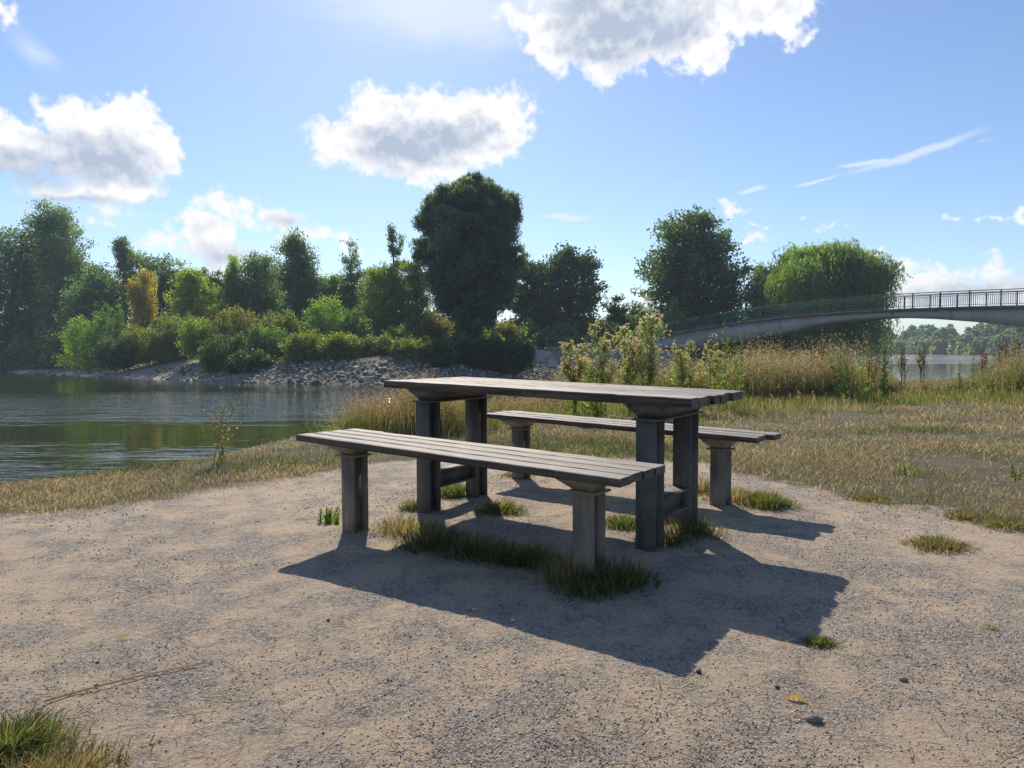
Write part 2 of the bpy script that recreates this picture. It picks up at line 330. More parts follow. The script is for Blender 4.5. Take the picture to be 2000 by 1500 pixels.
def ground_h(x, y):
    x = np.asarray(x, float); y = np.asarray(y, float)
    dn = sdf_poly(NEAR, x, y)
    lean = np.clip(.04 * (x + .1), -.07, .0) * np.clip(1 - (y - 5) / 12, 0, 1) * np.clip((8 - np.abs(x)) / 4, 0, 1)
    near = lean + .015 * (fbm(x, y, 1.3, 3, 3) - .5) - .07 * np.clip(1 - dn / 1.2, 0, 1) ** 1.6 * np.clip((4 - x) / 5, .2, 1)
    near = near + np.where(y > 10, .25 * (fbm(x, y, .25, 3, 5) - .5) * np.clip((y - 10) / 6, 0, 1), 0)
    near = np.where(dn < 0, near + dn * .9, near)
    dp = sdf_poly(PEN, x, y)
    sl = np.clip(1.0 - np.clip((-30 - x) / 20, 0, 1) * .75, .25, 1)     # gentler beach at the left
    pen = ZW + np.where(dp < 0, dp * .4, np.minimum(dp * .33 * sl, 1.9) + 1.1 * np.clip((dp - 5) / 12, 0, 1) + .5 * (fbm(x, y, .2, 4, 9) - .5) * np.clip(dp / 3, 0, 1))
    dpf = sdf_poly(FARL, x, y)
    far = ZW + np.where(dpf < 0, dpf * .2, np.minimum(dpf * .5, 1.2))
    return np.maximum(np.maximum(np.maximum(near, pen), far), ZW - 2.5)
def grass_amt(x, y):
    d = sdf_poly(GRAVEL, x, y)
    return np.clip(.5 - d / .5, 0, 1)
def axis(segs):
    o = []
    for a, b, n in segs: o.append(np.linspace(a, b, n, endpoint=False))
    o.append([segs[-1][1]]); return np.concatenate(o)
gx = axis([(-900, -200, 20), (-200, -60, 45), (-60, -12, 60), (-12, -4, 50), (-4, 4.5, 300), (4.5, 14, 60), (14, 60, 60), (60, 200, 40), (200, 900, 20)])
gy = axis([(-60, 0, 12), (0, 1.4, 10), (1.4, 6.5, 230), (6.5, 12, 80), (12, 30, 60), (30, 90, 110), (90, 160, 40), (160, 460, 50), (460, 900, 12)])
GX, GY = np.meshgrid(gx, gy); Z = ground_h(GX, GY)
nearf = np.clip((7 - np.hypot(GX, GY)) / 3, 0, 1)
Z = Z + nearf * (.010 * (fbm(GX, GY, 9, 3, 21) - .5) + .008 * (fbm(GX, GY, 26, 3, 31) - .5))
ny, nx = GX.shape
ii = (np.arange(ny - 1)[:, None] * nx + np.arange(nx - 1)[None])
GF = np.stack([ii, ii + 1, ii + nx + 1, ii + nx], -1).reshape(-1, 4)
ground = mesh_obj('ground', np.stack([GX, GY, Z], -1), GF, ground_mat(), smooth=True, kind='structure')
za = ground.data.attributes.new('zone', 'FLOAT_COLOR', 'POINT')
dpn = sdf_poly(PEN, GX, GY); soil = np.clip(np.where(GY > 30, 1, 0) + np.where(Z < -.5, 1, 0), 0, 1)
sandz = np.where((GY > 30) & (dpn < 5.5) & (GX < -18), 1.0 * np.clip((-GX - 18) / 6, 0, 1), 0) + np.where(GY > 110, .7 * (Z < ZW + .3), 0)
za.data.foreach_set('color', np.stack([grass_amt(GX, GY), soil, np.clip(sandz, 0, 1), np.ones_like(GX)], -1).astype(np.float32).ravel())
mesh_obj('water', [(-890, -50, ZW), (890, -50, ZW), (890, 890, ZW), (-890, 890, ZW)], np.array([[0, 1, 2, 3]]), water_mat(), kind='structure')

# ------------------------------------------------------------------ table and benches
def slab_frame(x, y, z, yaw, tu, tv, L, Wd):
    u = np.array([math.cos(yaw), math.sin(yaw), 0]); v = np.array([-u[1], u[0], 0])
    U = u + np.array([0, 0, tu]); V = v + np.array([0, 0, tv])
    o = np.array([x, y, z]) - np.array([0, 0, tu * L / 2 + tv * Wd / 2])
    return o, U, V, u, v
ZV = np.array([0, 0, 1.0])
def plank_mesh(o, U, V, L, planks, th, seed, sub=28):
    """planks: (v0, v1, u0, u1, dz); each a subdivided, slightly worn board, joined into one mesh"""
    r = np.random.RandomState(seed); mb = MB()
    for (v0, v1, u0, u1, dz) in planks:
        us = np.linspace(u0, u1, sub); b = .004
        prof = [(v0, -th), (v0, -b), (v0 + b, 0), (v1 - b, 0), (v1, -b), (v1, -th)]
        wob = r.normal(0, .0004, sub); wv = r.normal(0, .0004, (sub, 6)); k = len(prof)
        Vs = []
        for i, a in enumerate(us):
            for j, (b_, c_) in enumerate(prof):
                Vs.append(o + U * a + V * (b_ + wv[i, j]) + ZV * (c_ + dz + wob[i] * (1 if c_ > -th else .5) + r.normal(0, .0002)))
        F = []
        for i in range(sub - 1):
            for j in range(k):
                j2 = (j + 1) % k; F.append([i * k + j, i * k + j2, (i + 1) * k + j2, (i + 1) * k + j])
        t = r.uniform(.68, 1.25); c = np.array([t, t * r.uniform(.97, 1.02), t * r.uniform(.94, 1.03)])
        fc = np.tile(c, (len(F), 1)); fc[np.arange(len(F)) % k == 0] *= [.30, .27, .25]; fc[np.arange(len(F)) % k == 4] *= [.30, .27, .25]; fc[np.arange(len(F)) % k == 5] *= [.45, .42, .38]  # shade put into the colour: board sides and underside darkened, ends likewise below
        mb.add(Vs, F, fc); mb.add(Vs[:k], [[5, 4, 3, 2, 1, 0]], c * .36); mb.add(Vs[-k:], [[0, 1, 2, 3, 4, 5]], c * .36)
    return mb
def h_beam(o, A, B, C, wa, wb, L, t=.008):
    """H section: flanges normal to B, web between, running along C for L; o is the axis start"""
    mb = MB()
    mb.frame_box(o, A, B, C, -wa / 2, wa / 2, -wb / 2, -wb / 2 + t, 0, L); mb.frame_box(o, A, B, C, -wa / 2, wa / 2, wb / 2 - t, wb / 2, 0, L)
    mb.frame_box(o, A, B, C, -t / 2, t / 2, -wb / 2 + t, wb / 2 - t, .0005, L - .0005); return mb
def trapezoid(o, u, v, vt0, vt1, vb0, vb1, z0, z1, ut, ub):
    """inverted trapezoid folded bracket, open channel closed to a solid outline"""
    P = []
    for (z, a, b, w) in ((z0, vb0, vb1, ub), (z1, vt0, vt1, ut)):
        for uu in (-w / 2, w / 2):
            for vv in (a, b): P.append(o + u * uu + v * vv + ZV * z)
    mb = MB(); mb.add(P, [[0, 1, 3, 2], [4, 6, 7, 5], [0, 4, 5, 1], [2, 3, 7, 6], [0, 2, 6, 4], [1, 5, 7, 3]]); return mb
def bench(x, y, z, yaw, L, Wd, tu, tv, planks, th, legs, label, seed):
    o, U, V, u, v = slab_frame(x, y, z, yaw, tu, tv, L, Wd)
    c = o + U * L / 2 + V * Wd / 2; c[2] = ground_h(c[0], c[1])
    root = empty('bench', tuple(c), label=label, cat='bench', group='benches either side of the picnic table')
    def build(mb, name, mat, par=root):
        ob = mb.build(name, mat, par); return ob
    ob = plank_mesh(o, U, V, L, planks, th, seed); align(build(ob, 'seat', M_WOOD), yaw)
    for a in legs:
        p = o + U * a + V * (Wd / 2); g = float(ground_h(p[0], p[1])) - .25; zt = p[2] - th - .075
        build(trapezoid(np.array([p[0], p[1], zt]), u, v, -.155, .155, -.045, .045, .0045, .0735, .17, .085), 'bracket', M_STEEL_WARM)
        b = MB(); b.frame_box(np.array([p[0], p[1], zt]), u, v, ZV, -.068, .068, -.062, .062, -.004, .004); build(b, 'cap_plate', M_STEEL_WARM)
        build(h_beam(np.array([p[0], p[1], g]), u, v, ZV, .098, .098, zt - .0045 - g), 'leg', M_STEEL_WARM)
    return root
def align(ob, yaw):
    """turn the object's own axes to the board direction so the grain follows it"""
    me = ob.data; M = Matrix.Rotation(-yaw, 4, 'Z'); me.transform(M); ob.rotation_euler = (0, 0, yaw)
Lb, Wb = 1.905, .4035
w = (Wb - 3 * .013) / 4
bench(-1.1463, 3.5237, .478, -.6334, Lb, Wb, -.015, -.0079, [(i * (w + .013), i * (w + .013) + w, [0, .004, -.003, .002][i], Lb - [0, .006, .002, 0][i], 0) for i in range(4)], .032,
      (.226, 1.663), 'weathered grey plank bench in front of the table, nearest the camera', 3)
Lc, Wc = 1.945, .37; w = (Wc - 3 * .012) / 4
bench(-.2063, 4.8609, .4611, -.6245, Lc, Wc, -.0207, -.0151, [(0, w, 0, Lc - .0, 0), (w + .012, 2 * w + .012, .01, Lc + .0, .002), (2 * w + .034, 3 * w + .03, -.01, Lc + .045, .003), (3 * w + .042, 4 * w + .036, .0, Lc + .04, 0)], .032,
      (.202, 1.683), 'weathered plank bench behind the table with uneven board ends', 5)
def table():
    Lt, Wt, th = 1.9047, .7415, .043
    o, U, V, u, v = slab_frame(-.7732, 3.9985, .7412, -.617, -.0215, -.0008, Lt, Wt)
    c = o + U * Lt / 2 + V * Wt / 2; c[2] = ground_h(c[0], c[1])
    root = empty('picnic_table', tuple(c), label='long weathered picnic table with grey plank top on steel posts', cat='picnic table')
    n = 8; w = (Wt - (n - 1) * .011) / n; r = np.random.RandomState(4)
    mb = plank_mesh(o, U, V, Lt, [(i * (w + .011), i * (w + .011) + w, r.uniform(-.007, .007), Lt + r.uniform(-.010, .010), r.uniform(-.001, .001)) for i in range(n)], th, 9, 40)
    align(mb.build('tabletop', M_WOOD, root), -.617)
    for a, sgn in ((.270, 1), (1.671, -1)):
        p = o + U * a; zt = (o + U * a + V * Wt / 2)[2] - th - .072; q = np.array([p[0], p[1], zt])
        trapezoid(q, u, v, .025, .655, .085, .585, .0045, .0705, .20, .10).build('bracket', M_STEEL, root)
        b = MB(); b.frame_box(q, u, v, ZV, -.068, .068, .035, .62, -.004, .004); b.build('cap_plate', M_STEEL, root)
        for bb in (.10, .555):
            pl = q + v * bb; g = float(ground_h(pl[0], pl[1])) - .3
            h_beam(np.array([pl[0], pl[1], g]), u, v, ZV, .10, .10, zt - .0045 - g).build('leg', M_STEEL, root)
        s0 = q + v * (.10 + .0505); s0[2] = .175
        h_beam(s0, u, ZV, v, .094, .10, .455 - .101, .007).build('crossbeam', M_STEEL, root)
table()

# ------------------------------------------------------------------ foliage generators
def leaves(mb, C, D, l, w, col, r):
    """diamond leaves: centres C, directions D"""
    n = len(C); D = D / (np.linalg.norm(D, axis=1)[:, None] + 1e-9)
    X = np.cross(D, r.normal(size=(n, 3))); X /= np.linalg.norm(X, axis=1)[:, None] + 1e-9
    l = np.broadcast_to(l, n)[:, None]; w = np.broadcast_to(w, n)[:, None]
    V = np.stack([C - D * l / 2, C + X * w / 2 - D * l * .05, C + D * l / 2, C - X * w / 2 - D * l * .05], 1).reshape(-1, 3)
    mb.add(V, np.arange(n * 4).reshape(-1, 4), col)
def vary(r, n, col, v=.22, hue=.10):
    c = np.asarray(col)[None] * (1 + r.normal(0, v, (n, 1))).clip(.35, 1.8)
    c[:, 0] *= (1 + r.normal(0, hue, n)); c[:, 2] *= (1 + r.normal(0, hue, n)); return c.clip(.004, .9)
def envelope(prof, Y):
    """prof: rows (py, pxl, pxr) -> z, centre x, half width in metres at depth Y"""
    a = []
    for (py, l, rr) in prof:
        A = W(l, py, Y); B = W(rr, py, Y); a.append(((A[2] + B[2]) / 2, (A[0] + B[0]) / 2, (B[0] - A[0]) / 2))
    a = sorted(a); return np.array(a)
def crown(prof, Y, col, seed, n_blob=40, n_sub=22, n_leaf=9, blob=.3, leaf=.30, lw=.45, droop=0., up=0., depth=.85, v=.28, col2=None, flat=1.0, shell=.45, spread=.36, kind='leaf', shoots=9):
    n_blob = int(n_blob * 1.7); blob *= .85; n_sub = max(4, int(n_sub * .62))
    r = np.random.RandomState(seed); E = envelope(prof, Y)
    zs = np.linspace(E[0, 0], E[-1, 0], 200); hw = np.interp(zs, E[:, 0], E[:, 2]); cx = np.interp(zs, E[:, 0], E[:, 1])
    p = hw + .02; p = p / p.sum(); k = r.choice(200, n_blob, p=p)
    br = blob * np.minimum(hw[k], hw.max() * .8) * r.uniform(.7, 1.35, n_blob); br = np.maximum(br, .12 * hw.max())
    H = E[-1, 0] - E[0, 0]
    z = np.clip(zs[k], E[0, 0] + br * .4, E[-1, 0] - br * .75)
    hz = np.interp(z, E[:, 0], E[:, 2]); cz = np.interp(z, E[:, 0], E[:, 1])
    rho = r.uniform(shell, 1, n_blob) ** .6 * np.maximum(hz - br * .7, 0); ph = r.uniform(0, 2 * math.pi, n_blob)
    B = np.stack([cz + rho * np.cos(ph), Y + rho * np.sin(ph) * depth, z], 1)
    bc = np.where(r.rand(n_blob, 1) < .4, np.asarray(col2 if col2 is not None else col)[None], np.asarray(col)[None]) * r.uniform(.8, 1.2, (n_blob, 1))
    nb = np.maximum(3, (n_sub * (br / br.mean()) ** 2)).astype(int); ib = np.repeat(np.arange(n_blob), nb); n = len(ib)
    d = r.normal(size=(n, 3)); d /= np.linalg.norm(d, axis=1)[:, None]; d[:, 2] *= flat
    sc = B[ib] + d * (br[ib] * r.uniform(.45, 1.05, n) ** .7)[:, None]
    il = np.repeat(np.arange(n), n_leaf); m = len(il)
    sr = br[ib][il] * spread
    lc = sc[il] + r.normal(size=(m, 3)) * sr[:, None] * np.array([.8, .8, .6])
    D = r.normal(size=(m, 3)) + np.array([0, 0, up - droop]) * 1.0 + (lc - B[ib][il]) / (br[ib][il][:, None] + .01) * .4
    cc = vary(r, n, (1, 1, 1), v * .6, .06)[il] * vary(r, m, (1, 1, 1), v, .07) * bc[ib][il]
    mb = MB(); leaves(mb, lc, D, leaf * r.uniform(.5, 1.3, m), leaf * lw * r.uniform(.7, 1.3, m), cc.clip(.003, .9), r)
    ns = int(n_blob * shoots); j = r.randint(0, n_blob, ns); d = r.normal(size=(ns, 3)) + [0, 0, .5 + up - droop]; d /= np.linalg.norm(d, axis=1)[:, None]
    L = br[j] * r.uniform(.25, .8, ns); q = 9; tt = r.uniform(0, 1, (ns, q, 1)); Q = (B[j] + d * br[j][:, None] * .75)[:, None] + d[:, None] * L[:, None, None] * tt + r.normal(0, .07, (ns, q, 3)) * leaf * 2
    c2 = bc[j][:, None] * r.uniform(.9, 2.0, (ns, 1, 1)) * np.ones((1, q, 1)); Q = Q.reshape(-1, 3); m2 = len(Q)
    leaves(mb, Q, np.repeat(d, q, 0) * (.6 + abs(up)) + r.normal(size=(m2, 3)) * .7, leaf * r.uniform(.5, 1.1, m2), leaf * lw * r.uniform(.7, 1.2, m2), (c2.reshape(-1, 3) * vary(r, m2, (1, 1, 1), v, .07)).clip(.003, .9), r)
    return mb, B, br
def crown_b(prof, Y, col, seed, nbr=110, n_sub=10, n_leaf=11, leaf=.30, lw=.5, rise=.7, spread=.16, col2=None, v=.28, droop=0., depth=.85, base=False, tip=.22, lo=.3):
    """leaves carried on twigs along rising branches that end on the outline"""
    r = np.random.RandomState(seed); E = envelope(prof, Y); zs = np.linspace(E[0, 0], E[-1, 0], 200); hw = np.interp(zs, E[:, 0], E[:, 2]); HW = hw.max()
    k = r.choice(200, nbr, p=(hw + .08 * HW) / (hw + .08 * HW).sum()); ph = r.uniform(0, 6.2832, nbr); rho = (r.uniform(.1, 1, nbr) ** .5) * r.uniform(.78, 1.06, nbr)
    e = np.stack([np.interp(zs[k], E[:, 0], E[:, 1]) + rho * hw[k] * np.cos(ph), Y + rho * hw[k] * np.sin(ph) * depth, zs[k]], 1)
    x0 = E[0, 1] if not base else E[:, 1].mean(); g = float(ground_h(x0, Y))
    if base: s0 = np.stack([x0 + (e[:, 0] - x0) * .45 + r.normal(0, .2, nbr), Y + (e[:, 1] - Y) * .3, np.full(nbr, g)], 1)
    else:
        zb = np.maximum(g + .12 * (E[-1, 0] - g), e[:, 2] - rho * hw[k] * rise - .04 * HW); s0 = np.stack([np.interp(zb, E[:, 0], E[:, 1]), np.full(nbr, float(Y)), zb], 1)
    L = np.linalg.norm(e - s0, axis=1); d = (e - s0) / L[:, None]; c1 = np.asarray(col)[None]; c2 = np.asarray(col2 if col2 is not None else col)[None]
    bc = np.where(r.rand(nbr, 1) < .45, c2, c1) * r.uniform(.7, 1.35, (nbr, 1))
    n = nbr * n_sub; ib = np.repeat(np.arange(nbr), n_sub); t = lo + (1.06 - lo) * r.rand(n) ** .7; sp = spread * HW * (1.15 - .75 * t)
    sc = s0[ib] + (e - s0)[ib] * t[:, None] + np.array([0, 0, .12]) * (L[ib] * np.sin(t * 3.14))[:, None] + r.normal(size=(n, 3)) * sp[:, None] * [1, 1, .75]
    m = n * n_leaf; il = np.repeat(np.arange(n), n_leaf); u = r.normal(size=(m, 3)) * (tip * leaf * 4 + .12 * sp[il][:, None] * 3) * [.6, .6, .5]
    lc = sc[il] + u + d[ib][il] * (r.uniform(-.5, .9, m) * leaf * 1.5)[:, None]; lc[:, 2] -= droop * np.abs(r.normal(0, leaf, m))
    D = d[ib][il] * .7 + r.normal(size=(m, 3)) * .8 - np.array([0, 0, droop])
    cc = vary(r, n, (1, 1, 1), .22, .06)[il] * vary(r, m, (1, 1, 1), v, .07) * bc[ib][il]; zmin = ground_h(lc[:, 0], lc[:, 1]); ok = lc[:, 2] > np.maximum(zmin, ZW) + .02
    mb = MB(); leaves(mb, lc[ok], D[ok], (leaf * r.uniform(.5, 1.35, m))[ok], (leaf * lw * r.uniform(.7, 1.3, m))[ok], cc[ok].clip(.003, .9), r)
    return mb, e, L * .1
def trunk_mesh(base, top, r0, B, r, limbs=10, r1=None):
    mb = MB(); base = np.array(base, float); top = np.array(top, float); k = 9
    t = np.linspace(0, 1, k)[:, None]; P = base + (top - base) * t + np.concatenate([[[0, 0, 0]], r.normal(0, 1, (k - 1, 3)) * [1, 1, 0] * r0 * .35])
    mb.tube(P, np.linspace(r0 * 1.25, r0 * (.25 if r1 is None else r1), k), 8)
    for i in r.permutation(len(B))[:limbs]:
        b = B[i]; s = r.uniform(.25, .85); a = base + (top - base) * s
        if b[2] < a[2]: a = base + (top - base) * max(.1, (b[2] - base[2]) / (top[2] - base[2]) * .7)
        j = 6; tt = np.linspace(0, 1, j)[:, None]; Q = a + (b - a) * tt + np.array([0, 0, 1]) * (np.sin(tt * math.pi) * .08 * np.linalg.norm(b - a)) + r.normal(0, .02, (j, 3)) * np.linalg.norm(b - a) * tt
        mb.tube(Q, np.linspace(r0 * .4, r0 * .07, j), 5)
    return mb
def tree(name, label, cat, prof, Y, col, seed, trunk=(None, None, .25), group=None, mat=None, limbs=10, base_py=None, trunk_px=None, **kw):
    if name == 'poplar_tree' and Y < 95 and kw.get('n_blob', 40) > 35: prof = [(a, (b + c) / 2 - (c - b) * .60, (b + c) / 2 + (c - b) * .60) for a, b, c in prof]
    E = envelope(prof, Y)
    if name in ('pollard_willow', 'hedge'): mb, B, br = crown(prof, Y, col, seed, **kw)
    else:
        q = {a: kw[a] for a in ('leaf', 'lw', 'col2', 'droop') if a in kw}; q['leaf'] = q.get('leaf', .3) * .82
        nb = int(kw.get('n_blob', 40) * (2.1 if kw.get('n_sub', 22) > 17 else 1.3)); sh = cat in ('bush', 'shrub')
        if name == 'poplar_tree': q.update(rise=1.2, spread=.24); nb = int(nb * (1.35 if kw.get('n_blob', 40) > 30 else .8))
        elif name == 'oak_tree': q.update(rise=.55, spread=.13, n_sub=12, lo=.35); nb = int(nb * 1.15)
        if sh: q.update(base=True, spread=.16, n_sub=9, lo=.25)
        if name == 'birch_tree': q.update(n_leaf=14)
        mb, B, br = crown_b(prof, Y, col, seed, nbr=nb, **q)
    x = W(trunk_px, 600, Y)[0] if trunk_px else E[len(E) // 2, 1]
    g = float(ground_h(x, Y)) - .1; r = np.random.RandomState(seed + 99)
    root = empty(name, (x, Y, g), label=label, cat=cat, group=group)
    mb.build('foliage' if cat in ('bush', 'shrub', 'hedge') else 'crown', mat or M_LEAF, root)
    top = (E[-1, 1], Y, E[-1, 0] - .12 * (E[-1, 0] - E[0, 0]))
    trunk_mesh((x, Y, g), top, trunk[2], B, r, limbs).build('stem' if cat in ('bush', 'shrub', 'hedge') else 'trunk', M_BARK, root, smooth=True)
    return root
def rnd(cx, top, bot, hw, flat=.5):
    """rounded outline rows for a plain tree"""
    t = np.linspace(0, 1, 9); s = np.sqrt(np.maximum(0, 1 - np.abs(2 * t - 1 + (1 - 2 * flat) * .3) ** 2.4)).clip(.12, 1)
    return [(top + (bot - top) * a, cx - hw * b, cx + hw * b) for a, b in zip(t, s)]
def spire(cx, top, bot, hw):
    t = np.linspace(0, 1, 8); s = (t ** .7).clip(.08, 1) * np.where(t > .85, .8, 1)
    return [(top + (bot - top) * a, cx - hw * b, cx + hw * b) for a, b in zip(t, s)]
DK = (.055, .080, .034); MID = (.095, .145, .052); GRY = (.100, .130, .080); YG = (.165, .20, .04); OL = (.135, .145, .036); BR = (.14, .125, .045); LIME = (.16, .22, .045); GOLD = (.40, .27, .04)
GT = 'trees on the far bank'
# ---- left side, furthest
tree('broadleaf_tree', 'large dark broadleaf tree at the left edge of the far bank', 'tree', [(450, 0, 80), (480, -50, 110), (540, -110, 120), (620, -120, 120), (705, -90, 120)], 104, DK, 11, (0, 0, .4), GT, n_blob=150, n_sub=36, leaf=.62, col2=MID)
tree('poplar_tree', 'tall airy grey-green poplar with thin top, left of the far bank', 'tree', [(402, 85, 118), (425, 60, 150), (480, 55, 172), (540, 70, 178), (620, 80, 180), (700, 80, 175)], 100, GRY, 12, (0, 0, .35), GT, n_blob=110, n_sub=20, leaf=.5, col2=MID, limbs=24)
tree('broadleaf_tree', 'dark leaning tree between the left-edge tree and the thin-topped poplar', 'tree', rnd(85, 440, 700, 52), 106, MID, 13, (0, 0, .3), GT, n_blob=90, n_sub=26, leaf=.55)
tree('poplar_tree', 'grey-green bushy tree leaning over the water right of the tall thin poplar', 'tree', rnd(190, 525, 690, 55), 92, GRY, 14, (0, 0, .25), GT, n_blob=80, n_sub=26, leaf=.42, col2=MID, droop=.4)
tree('poplar_tree', 'slender tree with a small round tuft at its top above the yellow birch', 'tree', [(467, 232, 255), (480, 216, 268), (500, 220, 268), (512, 232, 256), (530, 238, 250)], 100, GRY, 15, (0, 0, .3), GT, n_blob=26, n_sub=18, n_leaf=7, leaf=.42, trunk_px=243, limbs=16)
tree('broadleaf_tree', 'mid green broad tree behind the yellow birch', 'tree', [(500, 270, 330), (515, 225, 370), (560, 215, 385), (640, 225, 380)], 100, MID, 16, (0, 0, .35), GT, n_blob=70, n_sub=30, leaf=.5, col2=DK)
tree('broadleaf_tree', 'dark shaded tree between the birch and the yellow-green round tree', 'tree', rnd(335, 520, 660, 40), 96, DK, 17, (0, 0, .3), GT, n_blob=40, n_sub=26, leaf=.5)
tree('birch_tree', 'golden yellow drooping birch on the far bank', 'tree', [(528, 276, 290), (545, 250, 304), (575, 244, 300), (605, 256, 308), (640, 250, 292), (688, 258, 304)], 80, (.25, .19, .045), 18, (0, 0, .16), GT, n_blob=55, n_sub=22, leaf=.36, lw=.3, droop=2.2, col2=(.27, .19, .045), v=.25)
tree('round_tree', 'round yellow-green tree right of the golden birch', 'tree', [(530, 350, 385), (548, 332, 412), (580, 328, 428), (605, 330, 426), (622, 345, 412)], 78, (.23, .24, .045), 19, (0, 0, .18), GT, n_blob=60, n_sub=26, leaf=.33, col2=(.16, .20, .045), up=.4)
tree('poplar_tree', 'thin faint sapling top behind the round yellow-green tree', 'tree', spire(398, 508, 600, 16), 110, GRY, 20, (0, 0, .12), GT, n_blob=16, n_sub=8, n_leaf=5, leaf=.4, limbs=10)
tree('broadleaf_tree', 'dark low tree just right of the round yellow-green tree', 'tree', rnd(425, 530, 640, 28), 92, DK, 21, (0, 0, .2), GT, n_blob=30, n_sub=26, leaf=.42)
tree('poplar_tree', 'pointed green tree, first of the group left of the tallest middle tree', 'tree', spire(458, 508, 640, 36), 84, MID, 22, (0, 0, .2), GT, n_blob=40, n_sub=24, leaf=.38, col2=LIME)
tree('poplar_tree', 'bushy green tree with a split top, left of the tallest middle tree', 'tree', [(500, 485, 515), (520, 470, 535), (570, 465, 545), (640, 460, 550)], 84, MID, 23, (0, 0, .22), GT, n_blob=55, n_sub=26, leaf=.38, col2=GRY)
tree('poplar_tree', 'tallest conical green tree in the middle of the far bank', 'tree', [(462, 570, 580), (478, 550, 596), (510, 545, 612), (545, 545, 626), (580, 548, 628), (640, 560, 625)], 80, GRY, 24, (0, 0, .24), GT, n_blob=70, n_sub=24, leaf=.38, col2=MID, up=.8, shell=.2)
tree('poplar_tree', 'sparse pointed tree with bare twigs left of the yellow-green thicket', 'tree', [(475, 680, 692), (500, 665, 708), (540, 655, 716), (600, 660, 715), (650, 665, 712)], 80, GRY, 25, (0, 0, .2), GT, n_blob=34, n_sub=14, n_leaf=6, leaf=.36, up=.8, shell=.1, spread=.5, limbs=20)
tree('poplar_tree', 'thin half-bare sapling standing clear above the yellow-green thicket', 'tree', [(440, 764, 772), (455, 754, 784), (480, 756, 784), (505, 762, 782), (520, 760, 800), (540, 764, 780)], 78, GRY, 26, (0, 0, .13), GT, n_blob=22, n_sub=7, n_leaf=6, leaf=.34, up=1, shell=.0, limbs=14, spread=.6)
tree('broadleaf_tree', 'broad yellow-green tree thicket left of the big willow', 'tree', [(525, 720, 775), (545, 700, 810), (600, 690, 820), (655, 700, 830)], 74, OL, 27, (0, 0, .25), GT, n_blob=90, n_sub=28, leaf=.34, col2=YG)
tree('broadleaf_tree', 'olive tree tucked against the left flank of the big willow', 'tree', [(515, 790, 825), (560, 780, 850), (640, 775, 860)], 72, OL, 28, (0, 0, .25), GT, n_blob=50, n_sub=28, leaf=.33, col2=MID)
for i_, (cx_, t_, hw_, c_, lab_) in enumerate([(610, 535, 40, MID, 'green tree filling behind the right flank of the tallest middle tree'), (520, 528, 38, DK, 'dark tree between the split-topped tree and the tallest middle tree'), (660, 545, 36, GRY, 'grey-green tree left behind the sparse pointed tree'),
        (415, 545, 40, MID, 'mid green tree behind the right side of the round yellow-green tree'), (735, 532, 44, OL, 'olive tree behind the thin half-bare sapling'), (200, 540, 40, MID, 'green tree left behind the slender tree with the round tuft')]):
    tree('broadleaf_tree', lab_, 'tree', rnd(cx_, t_, 672, hw_ + 14), 90 + i_, c_, 130 + i_, (0, 0, .2), GT, n_blob=80, n_sub=26, leaf=.38, col2=GRY)
tree('broadleaf_tree', 'low green tree between the tallest middle tree and the sparse pointed tree', 'tree', [(545, 630, 660), (570, 618, 700), (650, 610, 705)], 82, MID, 29, (0, 0, .2), GT, n_blob=50, n_sub=26, leaf=.36, col2=GRY)
# ---- shrubs along the bank
GB = 'shrubs along the far bank'
shr = [(170, 622, 708, 55, 76, LIME, 'bright green feathery shrub hanging over the sand bar', .8), (215, 590, 705, 42, 78, MID, 'dark green shrub behind the bright feathery shrub', 0),
       (135, 650, 712, 32, 80, DK, 'low dark shrub at the left end of the stone bank', 0), (290, 640, 705, 60, 70, OL, 'olive shrub below the golden birch', 0), (350, 618, 700, 58, 69, OL, 'yellow-olive shrub below the round yellow-green tree', 0),
       (455, 603, 690, 55, 66, BR, 'rusty brown-green shrub at the middle of the bank', 0), (440, 655, 738, 58, 58.5, DK, 'dark shrub reaching down to the waterline', 0), (520, 640, 712, 55, 60, MID, 'mid green shrub, top lit, right of the rusty shrub', 0),
       (545, 612, 680, 60, 67, OL, 'olive shrub beneath the tallest middle tree', 0), (640, 578, 690, 52, 66, LIME, 'tall bright green shrub below the gap of the trees', .3), (600, 650, 712, 52, 57, OL, 'spreading olive shrub above the grey stones', 0),
       (690, 610, 700, 40, 64, MID, 'upright green shrub below the sparse pointed tree', 0), (665, 655, 715, 48, 56, OL, 'rounded olive shrub just above the grey stones', 0), (740, 660, 712, 48, 57, (.12, .12, .05), 'pale dry shrub left of the willow trunk', 0),
       (800, 665, 715, 45, 56, OL, 'yellowish low shrub left below the willow', 0), (850, 610, 690, 36, 66, (.125, .095, .035), 'rust-orange small shrub under the left side of the willow', 0), (775, 640, 690, 32, 64, YG, 'small yellow-green shrub at the thicket foot', 0),
       (985, 625, 680, 34, 70, BR, 'brownish shrub seen under the right side of the willow', 0), (968, 655, 672, 14, 61, YG, 'small bright yellow-green tuft right of the willow trunk', 0), (855, 665, 712, 40, 56, (.05, .075, .025), 'green shrub left end of the clipped dark hedge', 0),
       (390, 625, 690, 40, 64, YG, 'bright yellow shrub at the foot of the round yellow-green tree', 0), (225, 660, 712, 42, 68, DK, 'dark shrub behind the stones left of the olive shrub', 0), (490, 690, 735, 50, 56.5, DK, 'low dark bramble spilling onto the stones', 0)]
